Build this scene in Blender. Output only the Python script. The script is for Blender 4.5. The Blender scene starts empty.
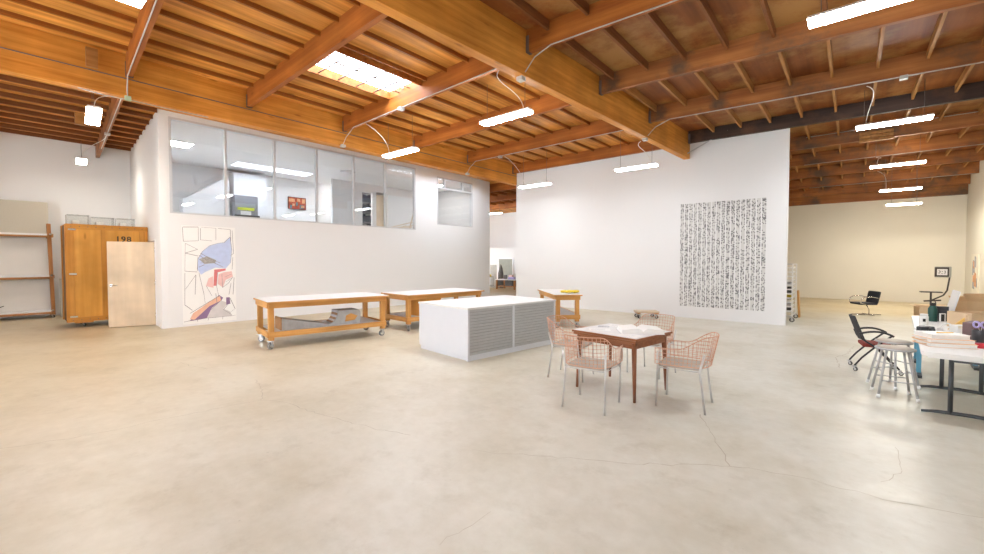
import bpy, bmesh, math, random
from mathutils import Vector, Matrix
random.seed(7)
S = bpy.context.scene
COL = S.collection
R = math.radians
PI = math.pi

# ------------------------------------------------------------------ materials
def _new(name):
    m = bpy.data.materials.new(name); m.use_nodes = True
    nt = m.node_tree; b = nt.nodes['Principled BSDF']
    return m, nt, b

def plain(name, col, rough=0.5, metal=0.0, var=0.06, scale=6.0, spec=0.5, bump=0.0):
    """plain surface with slight procedural mottling"""
    m, nt, b = _new(name)
    tc = nt.nodes.new('ShaderNodeTexCoord')
    nz = nt.nodes.new('ShaderNodeTexNoise'); nz.inputs['Scale'].default_value = scale; nz.inputs['Detail'].default_value = 4
    cr = nt.nodes.new('ShaderNodeValToRGB')
    cr.color_ramp.elements[0].position = 0.3; cr.color_ramp.elements[1].position = 0.7
    cr.color_ramp.elements[0].color = [c * (1 - var) for c in col] + [1]
    cr.color_ramp.elements[1].color = [min(1, c * (1 + var)) for c in col] + [1]
    nt.links.new(tc.outputs['Object'], nz.inputs['Vector'])
    nt.links.new(nz.outputs['Fac'], cr.inputs['Fac'])
    nt.links.new(cr.outputs['Color'], b.inputs['Base Color'])
    b.inputs['Roughness'].default_value = rough; b.inputs['Metallic'].default_value = metal
    b.inputs['Specular IOR Level'].default_value = spec
    if bump:
        bp = nt.nodes.new('ShaderNodeBump'); bp.inputs['Strength'].default_value = bump; bp.inputs['Distance'].default_value = 0.01
        nt.links.new(nz.outputs['Fac'], bp.inputs['Height']); nt.links.new(bp.outputs['Normal'], b.inputs['Normal'])
    return m

def wood(name, light, dark, axis='X', scale=1.0, rough=0.55, stain=None, knots=0.5):
    """grained timber: noise stretched along the grain axis, plus broad patches and a few knots"""
    m, nt, b = _new(name)
    tc = nt.nodes.new('ShaderNodeTexCoord')
    mp = nt.nodes.new('ShaderNodeMapping')
    sc = {'X': (0.7, 14, 14), 'Y': (14, 0.7, 14), 'Z': (14, 14, 0.7)}[axis]
    mp.inputs['Scale'].default_value = [s * scale for s in sc]
    nz = nt.nodes.new('ShaderNodeTexNoise'); nz.inputs['Scale'].default_value = 1.0; nz.inputs['Detail'].default_value = 6; nz.inputs['Roughness'].default_value = 0.6
    cr = nt.nodes.new('ShaderNodeValToRGB')
    cr.color_ramp.elements[0].position = 0.32; cr.color_ramp.elements[0].color = list(dark) + [1]
    cr.color_ramp.elements[1].position = 0.68; cr.color_ramp.elements[1].color = list(light) + [1]
    n2 = nt.nodes.new('ShaderNodeTexNoise'); n2.inputs['Scale'].default_value = 1.3; n2.inputs['Detail'].default_value = 3
    r2 = nt.nodes.new('ShaderNodeValToRGB')
    r2.color_ramp.elements[0].position = 0.35; r2.color_ramp.elements[0].color = (.72, .68, .64, 1)
    r2.color_ramp.elements[1].position = 0.65; r2.color_ramp.elements[1].color = (1.05, 1.0, 0.95, 1)
    mx = nt.nodes.new('ShaderNodeMixRGB'); mx.blend_type = 'MULTIPLY'; mx.inputs['Fac'].default_value = 0.8
    nt.links.new(tc.outputs['Object'], mp.inputs['Vector']); nt.links.new(mp.outputs['Vector'], nz.inputs['Vector'])
    nt.links.new(nz.outputs['Fac'], cr.inputs['Fac'])
    nt.links.new(tc.outputs['Object'], n2.inputs['Vector']); nt.links.new(n2.outputs['Fac'], r2.inputs['Fac'])
    nt.links.new(cr.outputs['Color'], mx.inputs['Color1']); nt.links.new(r2.outputs['Color'], mx.inputs['Color2'])
    out = mx.outputs['Color']
    if knots:
        mk = nt.nodes.new('ShaderNodeMapping')
        mk.inputs['Scale'].default_value = {'X': (1.2, 4, 4), 'Y': (4, 1.2, 4), 'Z': (4, 4, 1.2)}[axis]
        vo = nt.nodes.new('ShaderNodeTexVoronoi'); vo.inputs['Scale'].default_value = 1.0
        rk = nt.nodes.new('ShaderNodeValToRGB')
        rk.color_ramp.elements[0].position = 0.05; rk.color_ramp.elements[0].color = (.35, .25, .2, 1)
        rk.color_ramp.elements[1].position = 0.12; rk.color_ramp.elements[1].color = (1, 1, 1, 1)
        m3 = nt.nodes.new('ShaderNodeMixRGB'); m3.blend_type = 'MULTIPLY'; m3.inputs['Fac'].default_value = knots
        nt.links.new(tc.outputs['Object'], mk.inputs['Vector']); nt.links.new(mk.outputs['Vector'], vo.inputs['Vector'])
        nt.links.new(vo.outputs['Distance'], rk.inputs['Fac'])
        nt.links.new(out, m3.inputs['Color1']); nt.links.new(rk.outputs['Color'], m3.inputs['Color2'])
        out = m3.outputs['Color']
    if stain:
        n4 = nt.nodes.new('ShaderNodeTexNoise'); n4.inputs['Scale'].default_value = 0.9; n4.inputs['Detail'].default_value = 7; n4.inputs['Roughness'].default_value = 0.65
        r4 = nt.nodes.new('ShaderNodeValToRGB')
        r4.color_ramp.elements[0].position = 0.48; r4.color_ramp.elements[0].color = (0, 0, 0, 1)
        r4.color_ramp.elements[1].position = 0.62; r4.color_ramp.elements[1].color = (1, 1, 1, 1)
        m4 = nt.nodes.new('ShaderNodeMixRGB')
        nt.links.new(tc.outputs['Object'], n4.inputs['Vector']); nt.links.new(n4.outputs['Fac'], r4.inputs['Fac'])
        nt.links.new(r4.outputs['Color'], m4.inputs['Fac']); nt.links.new(out, m4.inputs['Color1'])
        m4.inputs['Color2'].default_value = list(stain) + [1]
        out = m4.outputs['Color']
    nt.links.new(out, b.inputs['Base Color'])
    b.inputs['Roughness'].default_value = rough; b.inputs['Specular IOR Level'].default_value = 0.3
    return m

def emit(name, col, strength):
    m = bpy.data.materials.new(name); m.use_nodes = True
    nt = m.node_tree; nt.nodes.clear()
    e = nt.nodes.new('ShaderNodeEmission'); e.inputs['Color'].default_value = list(col) + [1]; e.inputs['Strength'].default_value = strength
    o = nt.nodes.new('ShaderNodeOutputMaterial'); nt.links.new(e.outputs[0], o.inputs['Surface'])
    return m

def glass(name, tint=(1, 1, 1), refl=0.10, rough=0.0):
    """thin clear sheet: mostly transparent with mirror reflection that grows at grazing angles"""
    m = bpy.data.materials.new(name); m.use_nodes = True
    nt = m.node_tree; nt.nodes.clear()
    t = nt.nodes.new('ShaderNodeBsdfTransparent'); t.inputs['Color'].default_value = list(tint) + [1]
    g = nt.nodes.new('ShaderNodeBsdfGlossy'); g.inputs['Roughness'].default_value = rough
    f = nt.nodes.new('ShaderNodeLayerWeight')
    p = nt.nodes.new('ShaderNodeMath'); p.operation = 'POWER'; p.inputs[1].default_value = 5.0
    a = nt.nodes.new('ShaderNodeMath'); a.operation = 'MULTIPLY_ADD'; a.inputs[1].default_value = 0.9; a.inputs[2].default_value = refl * .5; a.use_clamp = True
    nt.links.new(f.outputs['Facing'], p.inputs[0]); nt.links.new(p.outputs[0], a.inputs[0])
    x = nt.nodes.new('ShaderNodeMixShader'); o = nt.nodes.new('ShaderNodeOutputMaterial')
    nt.links.new(a.outputs[0], x.inputs['Fac'])
    nt.links.new(t.outputs[0], x.inputs[1]); nt.links.new(g.outputs[0], x.inputs[2]); nt.links.new(x.outputs[0], o.inputs['Surface'])
    return m

def floor_material():
    m, nt, b = _new('polished_concrete')
    N = nt.nodes.new; Lk = nt.links.new
    tc = N('ShaderNodeTexCoord')
    def noise(scale, detail=5, rough=.55, stretch=(1, 1, 1), dist=0.0):
        mp = N('ShaderNodeMapping'); mp.inputs['Scale'].default_value = stretch
        n = N('ShaderNodeTexNoise'); n.inputs['Scale'].default_value = scale; n.inputs['Detail'].default_value = detail; n.inputs['Roughness'].default_value = rough
        n.inputs['Distortion'].default_value = dist
        Lk(tc.outputs['Object'], mp.inputs['Vector']); Lk(mp.outputs['Vector'], n.inputs['Vector']); return n
    def ramp(n, p0, c0, p1, c1):
        r = N('ShaderNodeValToRGB'); e = r.color_ramp.elements
        e[0].position = p0; e[0].color = list(c0) + [1]; e[1].position = p1; e[1].color = list(c1) + [1]
        Lk(n.outputs['Fac'], r.inputs['Fac']); return r
    def mix(a, bb, mode, fac):
        x = N('ShaderNodeMixRGB'); x.blend_type = mode; x.inputs['Fac'].default_value = fac
        Lk(a, x.inputs['Color1']); Lk(bb, x.inputs['Color2']); return x
    base = ramp(noise(.55, 4, .55), .3, FLOOR_A, .7, FLOOR_B)
    blot = ramp(noise(.8, 8, .66), .32, (.80, .76, .67), .56, (1, 1, 1))
    dirt = ramp(noise(2.6, 8, .7), .30, (.84, .82, .78), .46, (1, 1, 1))
    fine = ramp(noise(9, 6, .65), .3, (.93, .92, .90), .7, (1.03, 1.03, 1.03))
    spots = ramp(noise(22, 2, .5), .20, (.72, .70, .68), .27, (1, 1, 1))
    x = mix(base.outputs['Color'], blot.outputs['Color'], 'MULTIPLY', .75)
    x = mix(x.outputs['Color'], dirt.outputs['Color'], 'MULTIPLY', .8)
    x = mix(x.outputs['Color'], fine.outputs['Color'], 'MULTIPLY', .9)
    x = mix(x.outputs['Color'], spots.outputs['Color'], 'MULTIPLY', .6)
    # bare tan concrete in the far bay; yellower and darker leftwards, with a ragged transition
    sp = N('ShaderNodeSeparateXYZ'); Lk(tc.outputs['Object'], sp.inputs[0])
    edge = noise(.45, 5, .6)
    def zone(sock, a, bb, amp):
        ad = N('ShaderNodeMath'); ad.operation = 'MULTIPLY_ADD'; ad.inputs[1].default_value = amp; Lk(edge.outputs['Fac'], ad.inputs[0]); Lk(sock, ad.inputs[2])
        mr = N('ShaderNodeMapRange'); mr.inputs['From Min'].default_value = a; mr.inputs['From Max'].default_value = bb; Lk(ad.outputs[0], mr.inputs['Value']); return mr.outputs[0]
    zf = zone(sp.outputs['Y'], 17.0, 20.0, 5.0); zl = zone(sp.outputs['X'], .5, -7.0, 4.0)
    for fac, col in ((zl, (.91, .82, .65, 1)), (zf, (.88, .74, .52, 1))):
        tan = N('ShaderNodeMixRGB'); tan.blend_type = 'MULTIPLY'; Lk(fac, tan.inputs['Fac']); Lk(x.outputs['Color'], tan.inputs['Color1']); tan.inputs['Color2'].default_value = col
        x = tan
    Lk(x.outputs['Color'], b.inputs['Base Color'])
    rr = ramp(noise(1.1, 5), .3, (.30,) * 3, .7, (.46,) * 3)
    Lk(rr.outputs['Color'], b.inputs['Roughness'])
    b.inputs['Specular IOR Level'].default_value = 0.45
    return m
FLOOR_A = (.64, .618, .535); FLOOR_B = (.69, .68, .625)

M = {}
M['floor'] = floor_material()
M['crack'] = plain('floor_crack', (.47, .42, .34), .8)
M['white_wall'] = plain('painted_wall', (.80, .795, .795), .75, var=.01, scale=.7, spec=.25)
M['cream_wall'] = plain('cream_painted_wall', (.80, .755, .66), .75, var=.025, scale=.6, spec=.25)
M['trim_white'] = plain('white_trim', (.84, .84, .86), .45, var=.01)
M['alu'] = plain('window_aluminium', (.60, .60, .61), .45, metal=.1, var=.03)
M['glulam'] = wood('glulam_fir', (.80, .37, .070), (.57, .215, .028), 'Y', 1.1, knots=.55)
M['purlin'] = wood('fir_purlin', (.50, .175, .034), (.30, .085, .014), 'X', .8, knots=.45)
M['purlin_old'] = wood('weathered_purlin', (.46, .185, .055), (.27, .092, .026), 'X', .8, stain=(.13, .075, .045), knots=.5)
M['purlin_dark'] = wood('charred_purlin', (.070, .042, .032), (.030, .019, .016), 'X', .8, stain=(.10, .05, .03), knots=.2)
M['joist'] = wood('fir_joist', (.46, .175, .034), (.27, .085, .014), 'Y', .9, knots=.4)
M['joist_dark'] = wood('dark_joist', (.30, .115, .035), (.17, .058, .018), 'Y', .9, knots=.4)
M['joist_old'] = wood('dry_joist', (.54, .27, .085), (.34, .15, .040), 'Y', .9, knots=.4)
M['deck'] = wood('roof_boarding', (.84, .40, .090), (.44, .165, .026), 'Y', .7, knots=.6)
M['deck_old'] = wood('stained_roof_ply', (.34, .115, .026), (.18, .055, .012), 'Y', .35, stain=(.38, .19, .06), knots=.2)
M['steel'] = plain('galvanised_steel', (.55, .55, .56), .4, metal=.7, var=.05)
M['hanger'] = plain('dull_hanger_steel', (.16, .13, .12), .5, metal=.5)
M['conduit'] = plain('white_conduit', (.50, .48, .45), .5)
M['cable'] = plain('white_cable', (.78, .75, .70), .5)
M['lamp_white'] = plain('lamp_housing', (.85, .85, .85), .4)
M['lamp_main'] = emit('lamp_diffuser_neutral', (.90, .955, 1.0), 46.0)
M['lamp_warm'] = emit('lamp_diffuser_warm', (1.0, .95, .82), 48.0)
M['office_lamp'] = emit('office_lamp_panel', (.95, .97, 1.0), 20.0)
M['office_fill_lamp'] = emit('office_fill_panel', (1.0, .96, .92), 15.0)
M['lamp_left'] = emit('lamp_diffuser_left', (1.0, .95, .84), 36.0)
M['lamp_soft'] = emit('lamp_diffuser_soft', (.92, .96, 1.0), 18.0)
M['bench_wood'] = wood('bench_fir', (.72, .40, .135), (.57, .28, .080), 'Y', 1.2, .45, knots=.4)
M['bench_post'] = wood('bench_post_fir', (.72, .40, .135), (.57, .28, .080), 'Z', 1.2, .45, knots=.4)
M['bench_rail'] = wood('bench_rail_fir', (.72, .40, .135), (.57, .28, .080), 'X', 1.2, .45, knots=.4)
M['laminate'] = plain('white_laminate', (.74, .735, .73), .35, var=.015)
M['shelf_grey'] = plain('grey_shelf_board', (.55, .54, .54), .5)
M['rubber'] = plain('dark_rubber', (.035, .035, .035), .6)
M['caster_wheel'] = plain('grey_caster_wheel', (.22, .22, .22), .45)
M['chrome'] = plain('bright_chrome', (.75, .75, .76), .15, metal=1.0, var=.01)
M['aluminium'] = plain('satin_aluminium', (.66, .65, .64), .38, metal=.55, var=.03)
M['file_white'] = plain('white_lacquer', (.68, .70, .75), .35, var=.01)
M['file_grey'] = plain('grey_drawer_steel', (.50, .505, .52), .42, metal=.2, var=.02)
M['file_gap'] = plain('drawer_shadow_gap', (.26, .26, .27), .7)
M['walnut'] = wood('reddish_walnut', (.40, .16, .065), (.27, .095, .036), 'X', 1.5, .35, knots=.1)
M['walnut_leg'] = wood('reddish_walnut_leg', (.33, .135, .065), (.22, .08, .038), 'Z', 1.5, .35, knots=.1)
M['copper_wire'] = plain('pink_copper_wire', (.66, .38, .26), .45, metal=.2, var=.04)
M['seat_beige'] = plain('beige_seat_pad', (.44, .39, .33), .7)
M['paper'] = plain('paper_white', (.88, .87, .85), .7, var=.01)
M['grey_paper'] = plain('paper_printed', (.62, .62, .64), .7, var=.15, scale=30)  # grey tone of printed paper
M['maple'] = wood('pale_maple', (.76, .63, .47), (.70, .56, .40), 'Z', .5, .4, knots=.0)
M['crate'] = wood('crate_ply', (.80, .42, .095), (.68, .32, .055), 'Z', .6, .5, knots=.5)
M['crate_batten'] = wood('crate_batten', (.68, .33, .07), (.52, .22, .038), 'Z', 1.0, .5, knots=.5)
M['crate_batten_h'] = wood('crate_batten_flat', (.68, .33, .07), (.52, .22, .038), 'Y', 1.0, .5, knots=.5)
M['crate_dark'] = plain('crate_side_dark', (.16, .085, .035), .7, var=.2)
M['black_ink'] = plain('black_stencil_ink', (.03, .028, .026), .8)
M['acrylic'] = glass('clear_acrylic', (.97, .975, .97), .10)
M['glass'] = glass('window_glass', (.93, .935, .935), .13)
M['sky_glass'] = glass('skylight_sheet', (.97, .98, 1), .06)
M['rack_wood'] = wood('rack_fir', (.46, .215, .075), (.31, .13, .04), 'Z', 1.0, .5, knots=.3)
M['rack_rail'] = wood('rack_rail_fir', (.52, .27, .10), (.38, .17, .055), 'Y', 1.0, .5, knots=.3)
M['canvas'] = plain('raw_canvas', (.50, .46, .38), .85, var=.02, scale=40)
M['canvas_pale'] = plain('primed_canvas', (.72, .69, .65), .85, var=.02, scale=3)
M['grey_board'] = plain('grey_board', (.43, .42, .38), .7, var=.08)
M['black_plastic'] = plain('black_plastic', (.03, .03, .035), .45)
M['black_mesh'] = plain('black_chair_mesh', (.045, .045, .05), .75, var=.2, scale=60)
M['navy_fabric'] = plain('dark_navy_fabric', (.025, .028, .04), .8, var=.15, scale=30)
M['red_fabric'] = plain('brick_red_fabric', (.26, .035, .022), .8, var=.12, scale=30)
M['stool_grey'] = plain('grey_stool_steel', (.50, .50, .51), .4, metal=.4, var=.03)
M['stool_seat'] = plain('fibre_stool_seat', (.50, .44, .37), .6, var=.05)
M['white_rubber'] = plain('white_rubber_tip', (.85, .85, .85), .5)
M['white_plastic'] = plain('white_plastic', (.84, .83, .81), .4, var=.01)
M['table_leg'] = plain('charcoal_table_leg', (.075, .082, .09), .4, metal=.3)
M['turquoise'] = plain('turquoise_paint', (.16, .46, .66), .45)
M['card'] = plain('cardboard', (.60, .40, .22), .8, var=.06, scale=3)
M['card_pale'] = plain('pale_cardboard', (.70, .52, .33), .8, var=.05, scale=3)
M['bottle_green'] = plain('dark_green_enamel', (.012, .075, .058), .3)
M['screen_grey'] = plain('pale_grey_panel', (.80, .82, .86), .3)
M['yellow_wood'] = plain('yellow_wood', (.72, .45, .12), .55)
M['pale_green'] = plain('pale_green_box', (.42, .58, .40), .5)
M['green_paint'] = plain('green_plastic', (.06, .32, .07), .5)
M['plum'] = plain('plum_brown_card', (.16, .10, .10), .7)
M['lavender'] = plain('lavender_plastic', (.42, .36, .66), .5)
M['red_plastic'] = plain('red_plastic', (.62, .03, .05), .4)
M['orange_edge'] = plain('peach_paper_edge', (.80, .52, .32), .7)
M['cream_paper'] = plain('cream_paper', (.86, .80, .68), .7)
M['orange_pencil'] = plain('orange_yellow_paint', (.85, .50, .06), .5)
M['yellow_cloth'] = plain('yellow_cloth', (.85, .66, .06), .8, var=.12, scale=20)
M['concrete_ramp'] = plain('grey_ramp_board', (.42, .42, .41), .7, var=.12, scale=9)
M['ramp_brown'] = plain('brown_ramp_ply', (.40, .22, .10), .6, var=.15)
M['print_paper'] = plain('printed_strip_paper', (.66, .65, .63), .8)
M['print_black'] = plain('black_print_ink', (.19, .19, .195), .8)
M['p_blue'] = plain('paint_pale_blue', (.52, .60, .82), .7, var=.06, scale=9)
M['p_red'] = plain('paint_red', (.72, .22, .22), .7)
M['p_pink'] = plain('paint_pink', (.84, .55, .52), .7)
M['p_peach'] = plain('paint_peach', (.80, .48, .34), .7)
M['p_purple'] = plain('paint_purple', (.26, .16, .30), .7)
M['p_grey'] = plain('paint_warm_grey', (.66, .62, .61), .7)
M['p_olive'] = plain('paint_olive_grey', (.38, .37, .36), .7, var=.2, scale=20)
M['p_ink'] = plain('paint_dark_line', (.26, .22, .25), .7)
M['p_orange'] = plain('paint_orange', (.72, .38, .20), .8, var=.2, scale=6)
M['p_bluegrey'] = plain('paint_blue_grey', (.44, .44, .48), .8, var=.25, scale=7)
M['picture_red'] = plain('picture_red', (.42, .07, .04), .7, var=.4, scale=8)
M['picture_teal'] = plain('picture_teal', (.06, .22, .24), .7)
M['office_wall'] = plain('office_interior_paint', (.78, .78, .79), .8, var=.01)
M['office_ceiling'] = plain('office_ceiling_paint', (.86, .85, .83), .8, var=.01)
M['office_grey'] = plain('office_grey_panel', (.24, .25, .28), .6)
M['lime'] = plain('lime_paint', (.58, .66, .04), .5)
M['door_grey'] = plain('grey_green_door', (.30, .31, .26), .55)
M['tripod_dark'] = plain('dark_brown_metal', (.055, .045, .04), .5)
M['coat_dark'] = plain('dark_grey_cloth', (.13, .125, .12), .9, var=.2, scale=12)
M['blue_dark'] = plain('dark_blue_books', (.05, .07, .11), .6, var=.4, scale=12)

# ------------------------------------------------------------------ mesh builder
class MB:
    def __init__(self):
        self.bm = bmesh.new(); self.mi = 0
    def _faces(self, vs, fs):
        v = [self.bm.verts.new(p) for p in vs]; out = []
        for f in fs:
            try:
                fc = self.bm.faces.new([v[i] for i in f]); fc.material_index = self.mi; out.append(fc)
            except ValueError: pass
        return v, out
    def box(self, x0, x1, y0, y1, z0, z1):
        vs = [(x0, y0, z0), (x1, y0, z0), (x1, y1, z0), (x0, y1, z0), (x0, y0, z1), (x1, y0, z1), (x1, y1, z1), (x0, y1, z1)]
        self._faces(vs, [(0, 3, 2, 1), (4, 5, 6, 7), (0, 1, 5, 4), (1, 2, 6, 5), (2, 3, 7, 6), (3, 0, 4, 7)]); return self
    def boxm(self, mat, sx, sy, sz):
        vs = [mat @ Vector((a * sx / 2, b * sy / 2, c * sz / 2)) for c in (-1, 1) for a, b in ((-1, -1), (1, -1), (1, 1), (-1, 1))]
        self._faces(vs, [(0, 3, 2, 1), (4, 5, 6, 7), (0, 1, 5, 4), (1, 2, 6, 5), (2, 3, 7, 6), (3, 0, 4, 7)]); return self
    def bar(self, p0, p1, w, h, upv=(0, 0, 1)):
        p0 = Vector(p0); p1 = Vector(p1); d = p1 - p0; L = d.length; d.normalize()
        u = Vector(upv); s = d.cross(u)
        if s.length < 1e-4: s = d.cross(Vector((1, 0, 0)))
        s.normalize(); u = s.cross(d)
        m = Matrix((( d.x, s.x, u.x, 0), (d.y, s.y, u.y, 0), (d.z, s.z, u.z, 0), (0, 0, 0, 1)))
        m.translation = (p0 + p1) / 2
        return self.boxm(m, L, w, h)
    def tube(self, pts, r, n=8, closed=False, cap=True):
        pts = [Vector(p) for p in pts]; k = len(pts)
        rr = r if isinstance(r, (list, tuple)) else [r] * k
        rings = []; prev = None
        for i, p in enumerate(pts):
            if closed: d = pts[(i + 1) % k] - pts[i - 1]
            elif i == 0: d = pts[1] - pts[0]
            elif i == k - 1: d = pts[-1] - pts[-2]
            else: d = (pts[i + 1] - p).normalized() + (p - pts[i - 1]).normalized()
            if d.length < 1e-9: d = Vector((0, 0, 1))
            d.normalize()
            if prev is None:
                a = Vector((0, 0, 1)) if abs(d.z) < .9 else Vector((1, 0, 0))
                s = d.cross(a).normalized()
            else:
                s = prev - d * prev.dot(d)
                if s.length < 1e-6: s = d.cross(Vector((1, 0, 0)))
                s.normalize()
            prev = s; t = d.cross(s)
            rings.append([self.bm.verts.new(p + (s * math.cos(2 * PI * j / n) + t * math.sin(2 * PI * j / n)) * rr[i]) for j in range(n)])
        segs = k if closed else k - 1
        for i in range(segs):
            a = rings[i]; b = rings[(i + 1) % k]
            for j in range(n):
                f = self.bm.faces.new([a[j], a[(j + 1) % n], b[(j + 1) % n], b[j]]); f.material_index = self.mi; f.smooth = True
        if cap and not closed:
            for rg, rev in ((rings[0], True), (rings[-1], False)):
                f = self.bm.faces.new(rg[::-1] if rev else rg); f.material_index = self.mi
        return self
    def lathe(self, prof, c=(0, 0, 0), n=20):
        c = Vector(c); rings = []
        for r, z in prof:
            rings.append([self.bm.verts.new(c + Vector((max(r, 1e-4) * math.cos(2 * PI * j / n), max(r, 1e-4) * math.sin(2 * PI * j / n), z))) for j in range(n)])
        for a, b in zip(rings, rings[1:]):
            for j in range(n):
                f = self.bm.faces.new([a[j], a[(j + 1) % n], b[(j + 1) % n], b[j]]); f.material_index = self.mi; f.smooth = True
        for rg, rev in ((rings[0], True), (rings[-1], False)):
            f = self.bm.faces.new(rg[::-1] if rev else rg); f.material_index = self.mi
        return self
    def prism(self, poly, f0, f1):
        """poly: 2D points; f0/f1 map a 2D point to the two end faces"""
        n = len(poly)
        vs = [f0(*p) for p in poly] + [f1(*p) for p in poly]
        fs = [tuple(range(n))[::-1], tuple(range(n, 2 * n))] + [(i, (i + 1) % n, n + (i + 1) % n, n + i) for i in range(n)]
        self._faces(vs, fs); return self
    def poly(self, pts):
        self._faces(pts, [tuple(range(len(pts)))]); return self
    def blob(self, c, r, seed=0, jig=.25, sub=2):
        rnd = random.Random(seed)
        res = bmesh.ops.create_icosphere(self.bm, subdivisions=sub, radius=1)
        for v in res['verts']:
            k = 1 + rnd.uniform(-jig, jig)
            v.co = Vector((v.co.x * r[0] * k, v.co.y * r[1] * k, v.co.z * r[2] * k)) + Vector(c)
            for f in v.link_faces: f.smooth = True; f.material_index = self.mi
        return self
    def build(self, name, mats, parent=None, bevel=0.0):
        me = bpy.data.meshes.new(name)
        bmesh.ops.recalc_face_normals(self.bm, faces=self.bm.faces)
        self.bm.to_mesh(me); self.bm.free()
        for mm in (mats if isinstance(mats, (list, tuple)) else [mats]): me.materials.append(M[mm] if isinstance(mm, str) else mm)
        o = bpy.data.objects.new(name, me); COL.objects.link(o)
        if parent is not None: o.parent = parent
        if bevel:
            bv = o.modifiers.new('bevel', 'BEVEL'); bv.width = bevel; bv.segments = 2; bv.limit_method = 'ANGLE'
        return o

def thing(name, label, cat, loc=(0, 0, 0), rz=0.0, group=None):
    o = bpy.data.objects.new(name, None); COL.objects.link(o)
    o.empty_display_size = .1
    o.location = loc; o.rotation_euler = (0, 0, rz); o['label'] = label; o['category'] = cat
    if group: o['group'] = group
    return o
def tag(o, label, cat, group=None, kind=None):
    o['label'] = label; o['category'] = cat
    if group: o['group'] = group
    if kind: o['kind'] = kind
    return o
def struct(o, label=None, cat=None):
    o['kind'] = 'structure'
    if label: o['label'] = label
    if cat: o['category'] = cat
    return o
def kids(o): return [c for c in COL.objects if c.parent == o]
def dup(root, loc, rz, label, group=None):
    r = root.copy(); COL.objects.link(r); r.location = loc; r.rotation_euler = (0, 0, rz); r['label'] = label
    if group: r['group'] = group
    def rec(src, dst):
        for ch in kids(src):
            c = ch.copy(); COL.objects.link(c); c.parent = dst; rec(ch, c)
    rec(root, r)
    return r
def arc(c, r, a0, a1, n, z=None):
    return [(c[0] + r * math.cos(a0 + (a1 - a0) * i / n), c[1] + r * math.sin(a0 + (a1 - a0) * i / n)) for i in range(n + 1)]
def bez(p0, p1, p2, p3, n=10):
    p0, p1, p2, p3 = map(Vector, (p0, p1, p2, p3)); o = []
    for i in range(n + 1):
        t = i / n; o.append(p0 * (1 - t) ** 3 + p1 * 3 * t * (1 - t) ** 2 + p2 * 3 * t * t * (1 - t) + p3 * t ** 3)
    return o

# ------------------------------------------------------------------ camera, world
cam = bpy.data.cameras.new('camera'); cam.sensor_width = 36; cam.lens = 422 / 984 * 36
cam.shift_y = -5.2 / 984; cam.clip_start = .05
co = bpy.data.objects.new('camera', cam); COL.objects.link(co)
co.location = (0, 0, 1.6); co.rotation_euler = (R(90 - 1.6), 0, R(40.4)); S.camera = co
w = bpy.data.worlds.new('sky'); S.world = w; w.use_nodes = True
bg = w.node_tree.nodes['Background']; bg.inputs['Color'].default_value = (.86, .93, 1.0, 1); bg.inputs['Strength'].default_value = 8.0
S.view_settings.view_transform = 'Standard'; S.view_settings.look = 'None'
S.view_settings.gamma = 1; S.view_settings.use_curve_mapping = False; S.view_settings.exposure = 1.27

# ------------------------------------------------------------------ the shell
XL, XR, XO, YB, YF, YP = -17.5, 3.1, -12.15, -5.0, 22.4, 12.42
DECK = 5.06
PROF = [(YB - .2, DECK), (12.6, DECK), (14.5, 5.01), (16.8, 4.99), (18.9, 4.90), (20.7, 4.78), (22.0, 4.61), (YF + .2, 4.42)]   # roof underside
def deck_z(y):
    for (a, za), (b, zb) in zip(PROF, PROF[1:]):
        if a <= y <= b: return za + (zb - za) * (y - a) / (b - a)
    return DECK

# floor, with its hairline cracks as a second material
mb = MB(); mb.box(-20.2, XR + .2, YB - .2, YF + .2, -.2, 0)
mb.mi = 1
def crack(pts, wd):
    rnd = random.Random(len(pts) * 31 + int(pts[0][0] * 100)); P = []
    for (a, b) in zip(pts, pts[1:]):
        n = max(2, int(math.dist(a, b) / .07))
        for i in range(n):
            t = i / n; P.append((a[0] + (b[0] - a[0]) * t + rnd.uniform(-.02, .02), a[1] + (b[1] - a[1]) * t + rnd.uniform(-.02, .02)))
    P.append(pts[-1])
    for (a, b) in zip(P, P[1:]):
        d = Vector((b[0] - a[0], b[1] - a[1])); 
        if d.length < 1e-5: continue
        d.normalize(); nrm = Vector((-d.y, d.x)) * wd / 2 * rnd.uniform(.6, 1.3)
        mb.poly([(a[0] + nrm.x, a[1] + nrm.y, .0012), (a[0] - nrm.x, a[1] - nrm.y, .0012), (b[0] - nrm.x, b[1] - nrm.y, .0012), (b[0] + nrm.x, b[1] + nrm.y, .0012)])
CRACKS = [([(-1.17, 4.71), (-1.07, 4.47), (-.9, 4.16), (-.81, 3.92), (-.72, 3.74), (-.69, 3.66)], .007),
          ([(-2.4, 2.55), (-1.58, 3.03), (-1.23, 3.24), (-.69, 3.66), (-.26, 3.81), (.13, 3.81), (.42, 3.87), (.66, 3.94)], .006),
          ([(-5.46, -.01), (-5.28, .46), (-5.24, 1.03), (-5.13, 1.82), (-5.07, 1.97), (-4.8, 2.06), (-4.02, 2.17), (-3.46, 2.28), (-3.04, 2.42)], .006),
          ([(-5.1, 1.94), (-5.58, 2.12), (-6.03, 2.21)], .006), ([(-7.99, 1.84), (-7.58, 1.87), (-7.14, 2.0), (-6.97, 2.15)], .006),
          ([(-1.72, 2.02), (-1.73, 1.84), (-1.74, 1.71), (-1.73, 1.58)], .004),
          ([(.31, 4.95), (.32, 4.61), (.34, 4.44), (.19, 4.1)], .004),
          ([(.06, 10.3), (-.02, 9.4), (-.16, 8.9), (-.1, 8.1)], .009)]
for pts, wd in CRACKS: crack(pts, wd)
struct(mb.build('floor', ['floor', 'crack']), 'pale beige polished concrete floor with hairline cracks', 'floor')

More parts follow.
